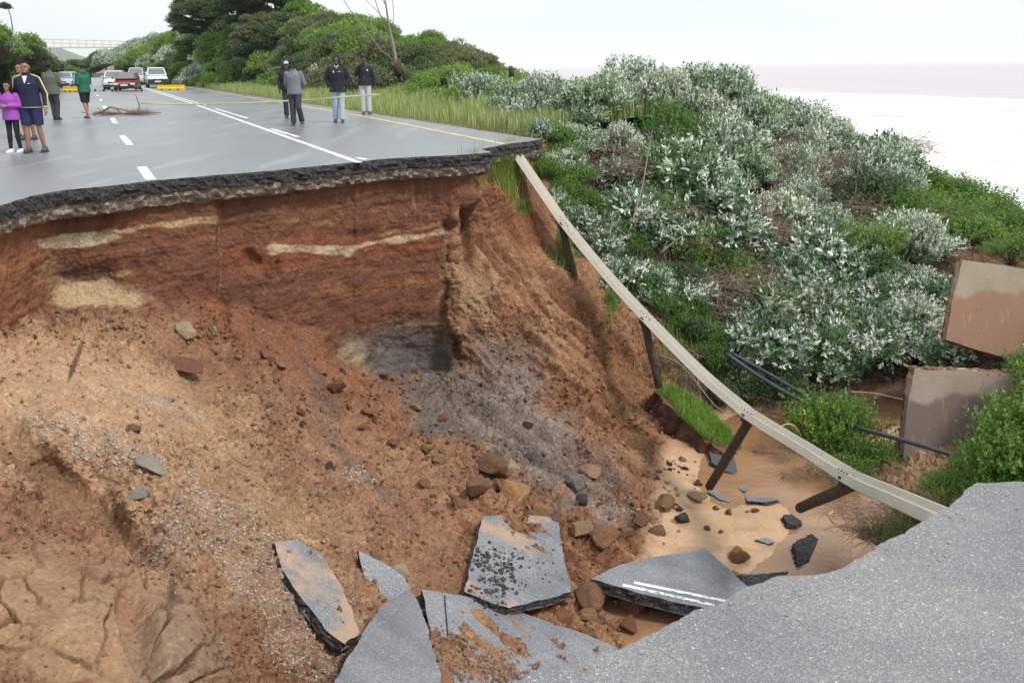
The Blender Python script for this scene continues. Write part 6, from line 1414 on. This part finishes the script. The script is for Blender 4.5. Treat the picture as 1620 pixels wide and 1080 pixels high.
# ================================================================== VEHICLES
def paint_mat(name, c): 
    s = N(name); s.fin(c, .28, None, .5); s.b.inputs['Coat Weight'].default_value = .6; return s.m
M['glass'] = simple('window_glass', (.16, .19, .20), .08, .1, 2); M['tyre'] = simple('tyre_rubber', (.02, .02, .02), .8); M['rim'] = simple('wheel_rim', (.42, .42, .43), .35, .1, 8, 0, .7)
M['lamp'] = simple('headlamp', (.75, .77, .78), .12, .05); M['black'] = simple('black_plastic', (.025, .026, .03), .5); M['plate'] = simple('number_plate', (.75, .75, .72), .5); M['chrome'] = simple('chrome', (.6, .6, .6), .2, .05, 8, 0, .9)
def vehicle(px, py, Yd, rz, label, colr, W=1.68, Ln=4.0, H=1.42, kind='hatch', name='car', cat='car', door=False, blackfront=False):
    root = empty(name, PY(px, py, Yd), rz, label, cat); root.location.z = 0.0; pm = paint_mat('car_paint', colr); h2 = W/2
    gc = .20 if kind != 'pickup' else .30; belt = .58*H+.10
    hood = {'hatch': .72, 'van': .76, 'pickup': .80, 'suv': .76}[kind]*belt/.92 if kind != 'pickup' else 1.05; hood = min(hood, belt-.03)
    y0 = -Ln/2; st = [(y0, gc+.12, hood*.62, h2*.80), (y0+.10, gc+.02, hood*.80, h2*.93), (y0+.35, gc, hood*.93, h2*.99), (y0+.95, gc, hood, h2), (y0+1.15, gc, belt, h2), (Ln/2-.5, gc, belt, h2), (Ln/2-.12, gc+.02, belt*.97, h2*.97), (Ln/2, gc+.12, belt*.8, h2*.90)]
    bm = bmesh.new(); prev = None
    for y, zb, zt, hw in st:
        mz = (zb+zt)/2; P = [(-hw*.86, zb), (hw*.86, zb), (hw*.97, zb+.10), (hw, mz), (hw*.96, zt-.10), (hw*.86, zt-.02), (hw*.5, zt+.012), (-hw*.5, zt+.012), (-hw*.86, zt-.02), (-hw*.96, zt-.10), (-hw, mz), (-hw*.97, zb+.10)]
        ring = [bm.verts.new((x, y, z)) for x, z in P]
        if prev:
            for k in range(12): bm.faces.new((prev[k], prev[(k+1) % 12], ring[(k+1) % 12], ring[k]))
        else: bm.faces.new(ring)
        prev = ring
    bm.faces.new(list(reversed(prev)))
    c0, c3 = y0+1.0, (Ln/2-.15 if kind != 'pickup' else Ln/2-1.9); c1, c2 = c0+(.62 if kind != 'van' else .5), c3-(.35 if kind != 'van' else .12)
    bw, tw = h2*.94, h2*.76; zb, zt = belt-.02, H
    B = [(-bw, c0, zb), (bw, c0, zb), (bw, c3, zb), (-bw, c3, zb)]; T_ = [(-tw, c1, zt-.05), (tw, c1, zt-.05), (tw, c2, zt-.04), (-tw, c2, zt-.04)]; T2 = [(-tw*.8, c1+.2, zt), (tw*.8, c1+.2, zt), (tw*.8, c2-.15, zt), (-tw*.8, c2-.15, zt)]
    vb, v1, v2 = [[bm.verts.new(p) for p in q] for q in (B, T_, T2)]
    for a, b in ((vb, v1), (v1, v2)):
        for k in range(4): bm.faces.new((a[k], a[(k+1) % 4], b[(k+1) % 4], b[k]))
    bm.faces.new(v2); bmesh.ops.recalc_face_normals(bm, faces=bm.faces); body = bm_obj('body', bm, pm, root, False)
    md = body.modifiers.new('b', 'BEVEL'); md.width = .03; md.segments = 2; md.limit_method = 'ANGLE'
    def quad(name, a, b, c, d, f0, f1, g0, g1, mat, off):     # inset panel on the face a b c d (bottom a-b, top d-c)
        a, b, c, d = map(Vector, (a, b, c, d)); n = (b-a).cross(d-a).normalized()
        ip = lambda s_, t: a.lerp(b, s_).lerp(d.lerp(c, s_), t)
        q = [ip(f0, g0), ip(f1, g0), ip(f1, g1), ip(f0, g1)]; bm = bmesh.new(); cc = Vector((0, (c0+c3)/2, (zb+zt)/2))
        if n.dot((a+c)/2-cc) < 0: n = -n
        lo = [bm.verts.new(p-n*.01) for p in q]; hi = [bm.verts.new(p+n*off) for p in q]; bm.faces.new(hi); bm.faces.new(lo[::-1])
        for k in range(4): bm.faces.new((lo[k], lo[(k+1) % 4], hi[(k+1) % 4], hi[k]))
        bmesh.ops.recalc_face_normals(bm, faces=bm.faces); return bm_obj(name, bm, mat, root)
    quad('windscreen', B[0], B[1], T_[1], T_[0], .06, .94, .10, .94, M['glass'], .008); quad('rear_window', B[2], B[3], T_[3], T_[2], .1, .9, .15, .9, M['glass'], .008)
    for A_, B_, C_, D_ in ((B[1], B[2], T_[2], T_[1]), (B[3], B[0], T_[0], T_[3])):
        quad('side_window', A_, B_, C_, D_, .10, .48, .12, .9, M['glass'], .008); quad('side_window', A_, B_, C_, D_, .53, .90, .12, .9, M['glass'], .008)
    fy = y0+.02
    for sx in (-1, 1):
        bm = bmesh.new(); box(bm, (sx*h2*.70, y0+.10, hood*.74), (.34, .12, .14), Matrix.Rotation(sx*.35, 3, 'Z').to_3x3() if False else None, .03); bm_obj('headlight', bm, M['lamp'], root)
        bm = bmesh.new(); box(bm, (sx*(h2+.10), c0+.35, belt+.08), (.18, .10, .14), None, .03); bm_obj('mirror', bm, M['black'] if blackfront else pm, root)
        for yy in (y0+.78, Ln/2-.78):
            r_w = .31 if kind != 'pickup' else .38
            bm = bmesh.new(); tube([Vector((sx*(h2-.20), yy, r_w)), Vector((sx*(h2-.18), yy, r_w)), Vector((sx*(h2-.02), yy, r_w)), Vector((sx*(h2+.005), yy, r_w))], [r_w*.9, r_w, r_w, r_w*.9], 24, bm); wo = bm_obj('wheel', bm, M['tyre'], root)
            bm = tube([Vector((sx*(h2-.05), yy, r_w)), Vector((sx*(h2+.012), yy, r_w))], [r_w*.62, r_w*.58], 16); bm_obj('rim', bm, M['rim'], wo)
    bm = bmesh.new(); box(bm, (0, y0+.03, hood*.70), (h2*.95, .08, .11), None, .02); bm_obj('grille', bm, M['black'], root)
    bm = bmesh.new(); box(bm, (0, y0+.02, gc+.14 if not blackfront else gc+.25), (W*(.82 if not blackfront else .93), .20, .16 if not blackfront else .42), None, .04); bm_obj('bumper', bm, M['black'], root)
    bm = bmesh.new(); box(bm, (0, y0-.09, gc+.26), (.52, .02, .12), None, .004); bm_obj('number_plate', bm, M['plate'], root)
    bm = bmesh.new(); ell(bm, (0, y0-.02, hood*.72), (.07, .02, .045)); bm_obj('badge', bm, M['chrome'], root, True)
    if kind == 'pickup':
        bm = bmesh.new(); y_ = Ln/2-.95
        for c_, s2 in (((-h2+.05, y_, belt+.10), (.08, 1.7, .3)), ((h2-.05, y_, belt+.10), (.08, 1.7, .3)), ((0, Ln/2-.08, belt+.10), (W-.2, .08, .3))): box(bm, c_, s2, None, .02)
        bm_obj('load_bed', bm, pm, root)
    if door:
        hx = -h2; bm = bmesh.new(); box(bm, (hx-.50, c0+.30, belt*.62), (.95, .07, belt*.72), None, .04); d_ = bm_obj('door', bm, pm, root)
        bm = bmesh.new()
        for c_, s2 in (((hx-.50, c0+.33, H-.10), (.72, .035, .04)), ((hx-.88, c0+.33, belt+.16), (.04, .035, .42)), ((hx-.10, c0+.33, belt+.16), (.04, .035, .42))): box(bm, c_, s2, None, .008)
        bm_obj('window_frame', bm, M['black'], d_)
        bm = bmesh.new(); box(bm, (hx-.50, c0+.33, belt+.17), (.72, .008, .36), None, 0); bm_obj('pane', bm, M['glass'], d_)
    return root
def at0(px, py): return PZ(px, py).y
vehicle(203, 144.0, at0(203, 144.0), R(14), 'dark red hatchback parked in the middle of the closed road', (.16, .018, .022), 1.68, 3.9, 1.42, 'hatch')
vehicle(184, 141.3, at0(184, 141.3), R(16), 'white car with its door open beside the dark red hatchback', (.62, .65, .68), 1.70, 4.2, 1.55, 'suv', door=True)
vehicle(219, 134, at0(219, 134), R(14), 'silver double cab behind the red hatchback and the white pickup', (.50, .53, .57), 1.82, 4.8, 1.85, 'suv', 'car', 'car')
vehicle(249, 138.6, at0(249, 138.6), R(22), 'white pickup truck with black front bumper beside the yellow barrier', (.72, .74, .76), 1.84, 5.1, 1.78, 'pickup', 'pickup_truck', 'pickup truck', False, True)
vehicle(106, 138.5, at0(106, 138.5), R(12), 'pale blue-white car between the grey-green jacket and the green top', (.50, .58, .70), 1.72, 4.1, 1.50, 'suv')

# ================================================================== ROAD FURNITURE
M['yb'] = simple('yellow_plastic', (.72, .50, .02), .5, .15, 3, .2)
def barrier(px, py, wpx, rz, label):
    p = PZ(px, py); Lb = wpx*p.y/F; root = empty('road_barrier', p, rz, label, 'barrier', None); bm = bmesh.new(); n = 6
    for y_, w_, z in ((0, 0, 0),): pass
    pr_ = [(-.28, 0), (-.28, .14), (-.16, .22), (-.13, .40), (.13, .40), (.16, .22), (.28, .14), (.28, 0)]; ra = []
    for x, k in ((-Lb/2, .86), (-Lb/2+.08, 1), (Lb/2-.08, 1), (Lb/2, .86)):
        ra.append([bm.verts.new((x, a*k, b*k if b > 0 else b)) for a, b in pr_])
    for a, b in zip(ra[:-1], ra[1:]):
        for k in range(8): bm.faces.new((a[k], b[k], b[(k+1) % 8], a[(k+1) % 8]))
    bm.faces.new(ra[0]); bm.faces.new(ra[-1][::-1]); bmesh.ops.recalc_face_normals(bm, faces=bm.faces); bm_obj('shell', bm, M['yb'], root)
    for k in (-1, 0, 1):
        bm = bmesh.new(); box(bm, (k*Lb*.3, -.285, .075), (.16, .02, .07), None, .005); bm_obj('fork_slot', bm, M['black'], root)
barrier(271, 143, 42, R(-4), 'yellow plastic barrier in front of the white pickup truck'); barrier(114, 146, 27, R(0), 'yellow plastic barrier left of the man in the green top')
root = empty('trestle_barrier', PZ(178, 145.5), 0, 'low rod barrier on small black feet in front of the red hatchback', 'barrier'); k_ = PZ(178, 145.5).y/F
bm = tube([Vector((-30*k_, 0, .10)), Vector((0, 0, .09)), Vector((50*k_, 0, .10))], .02, 6); bm_obj('rod', bm, simple('grey_rod', (.3, .3, .3)), root)
for x in (-26, -13, 0, 45):
    bm = bmesh.new(); ell(bm, (x*k_, 0, .11), (.08, .08, .11)); bm_obj('foot', bm, M['black'], root, True)
bm = bmesh.new(); box(bm, (34*k_, 0, .12), (20*k_, .03, .06), None, .005); bm_obj('crossbar', bm, simple('orange_white_bar', (.65, .42, .28)), root)
# warning tape
P = [PY(*a) for a in [(222, 164, 36), (300, 165, 34), (380, 163.5, 32), (450, 160, 30), (500, 157.5, 28.5), (545, 153.5, 27.5), (600, 150, 26.5)]]; P = catmull(P, 4); V_ = []
for i, p in enumerate(P): a = .25*math.sin(i*.7); V_ += [tuple(p+Vector((0, math.sin(a)*.03, .024))), tuple(p-Vector((0, math.sin(a)*.03, .024)))]
o = mesh_np('warning_tape', np.array(V_), grid_faces(len(P), 2), simple('yellow_tape', (.66, .65, .38), .4, .08, 3), True); md = o.modifiers.new('t', 'SOLIDIFY'); md.thickness = .002; tag(o, 'yellow warning tape strung across the road behind the walking men', 'tape')
# fallen branch on the road
root = empty('fallen_branch', PZ(195, 182), 0, 'heap of dry branches lying across the road beyond the man in green', 'branch'); k_ = PZ(195, 182).y/F; bm = bmesh.new()
for ps, r0 in [([(150, 181), (165, 178), (178, 171), (187, 174), (196, 181)], .05), ([(178, 171), (200, 176), (215, 181), (240, 180)], .035), ([(217, 182), (219, 170), (217, 153)], .03), ([(160, 182), (185, 181), (215, 182), (252, 180.5)], .045), ([(156, 172), (163, 180), (150, 183)], .02), ([(132, 178), (146, 181), (160, 181)], .02)]:
    tube([Vector(((x-195)*k_, random.uniform(-.15, .15), (182-y)*k_+.03)) for x, y in ps], [r0*(1-.6*i/(len(ps)-1)) for i in range(len(ps))], 6, bm)
bm_obj('branch', bm, M['deadtwig'], root)
for x, sc in ((218, .45), (228, .4), (210, .4), (165, .38), (175, .32)):
    o = bpy.data.objects.new('twigs', TG[random.randrange(3)]); COL.objects.link(o); o.parent = root; o.location = ((x-195)*k_, 0, .02); o.scale = (sc*1.1, sc, sc*.75); o.rotation_euler = (0, 0, random.uniform(0, 6))
# footbridge
pA, pB = PY(58, 62, 210), PY(212, 66, 214); root = empty('footbridge', Vector((pA.x, pA.y, 0)), 0, 'slender footbridge with railings crossing the road far away between the hills', 'footbridge')
def lb(p): return p-Vector((pA.x, pA.y, 0))
mbg = simple('washed_out_rail_pink', (.58, .46, .43), .7, .1, 1); zt = pA.z; zb = PY(60, 73.5, 210).z; dv = (pB-pA)  # bridge colour paled towards pink, the washed-out glare of distance painted in
bm = bmesh.new(); vec = Vector((dv.x, dv.y, 0)); rotm = Matrix.Rotation(math.atan2(dv.y, dv.x), 3, 'Z'); box(bm, lb(pA)+dv/2-Vector((0, 0, zt-zb)), (dv.length, 1.6, .22), rotm); bm_obj('deck', bm, mbg, root)
for off in (-.8, .8):
    n_ = Vector((-dv.y, dv.x, 0)).normalized()*off; bm = bmesh.new()
    for f_ in (1.0, .5): tube([lb(pA)+n_-Vector((0, 0, (1-f_)*(zt-zb))), lb(pB)+n_-Vector((0, 0, (1-f_)*(zt-zb)))], .045, 5, bm)
    bm_obj('handrail', bm, mbg, root)
    for k in range(13):
        q = lb(pA)+dv*(k/12)+n_; bm = tube([q, q-Vector((0, 0, zt-zb))], .045, 5); bm_obj('railing_post', bm, mbg, root)
for f_ in (.12, .9):
    q = lb(pA)+dv*f_; bm = tube([q-Vector((0, 0, zt-zb)), Vector((q.x, q.y, -.5))], .2, 8); bm_obj('pier', bm, mbg, root)
# orange earth bank at the road's far bend
g_ = PY(150, 118, 150); o, _g = loft('bank', [[PY(x, y, Y) for x, y, Y in ((146, 119.5, 122), (160, 116.5, 118), (172, 112.5, 112), (180, 110, 108))], [PY(x, y, Y) for x, y, Y in ((148, 117, 124), (160, 112, 120), (172, 106, 114), (180, 104, 110))]], 12, 5, simple('orange_earth', (.48, .32, .19), .95, .2, .5), .1, 2)
# ================================================================== AIR
bm = bmesh.new(); bmesh.ops.create_cube(bm, size=1.0); bmesh.ops.scale(bm, vec=(70000, 70000, 90), verts=bm.verts); bmesh.ops.translate(bm, vec=(0, 0, 90/2-14), verts=bm.verts)
hm = bpy.data.materials.new('haze_air'); hm.use_nodes = True; hm.node_tree.nodes.clear(); ho = hm.node_tree.nodes.new('ShaderNodeOutputMaterial'); pv = hm.node_tree.nodes.new('ShaderNodeVolumePrincipled')
pv.inputs['Color'].default_value = (.93, .96, 1.0, 1); pv.inputs['Density'].default_value = .00013; hm.node_tree.links.new(pv.outputs[0], ho.inputs['Volume'])
hz_o = bm_obj('haze', bm, hm); tag(hz_o, 'thin sea haze in the air', 'haze', None, 'stuff')
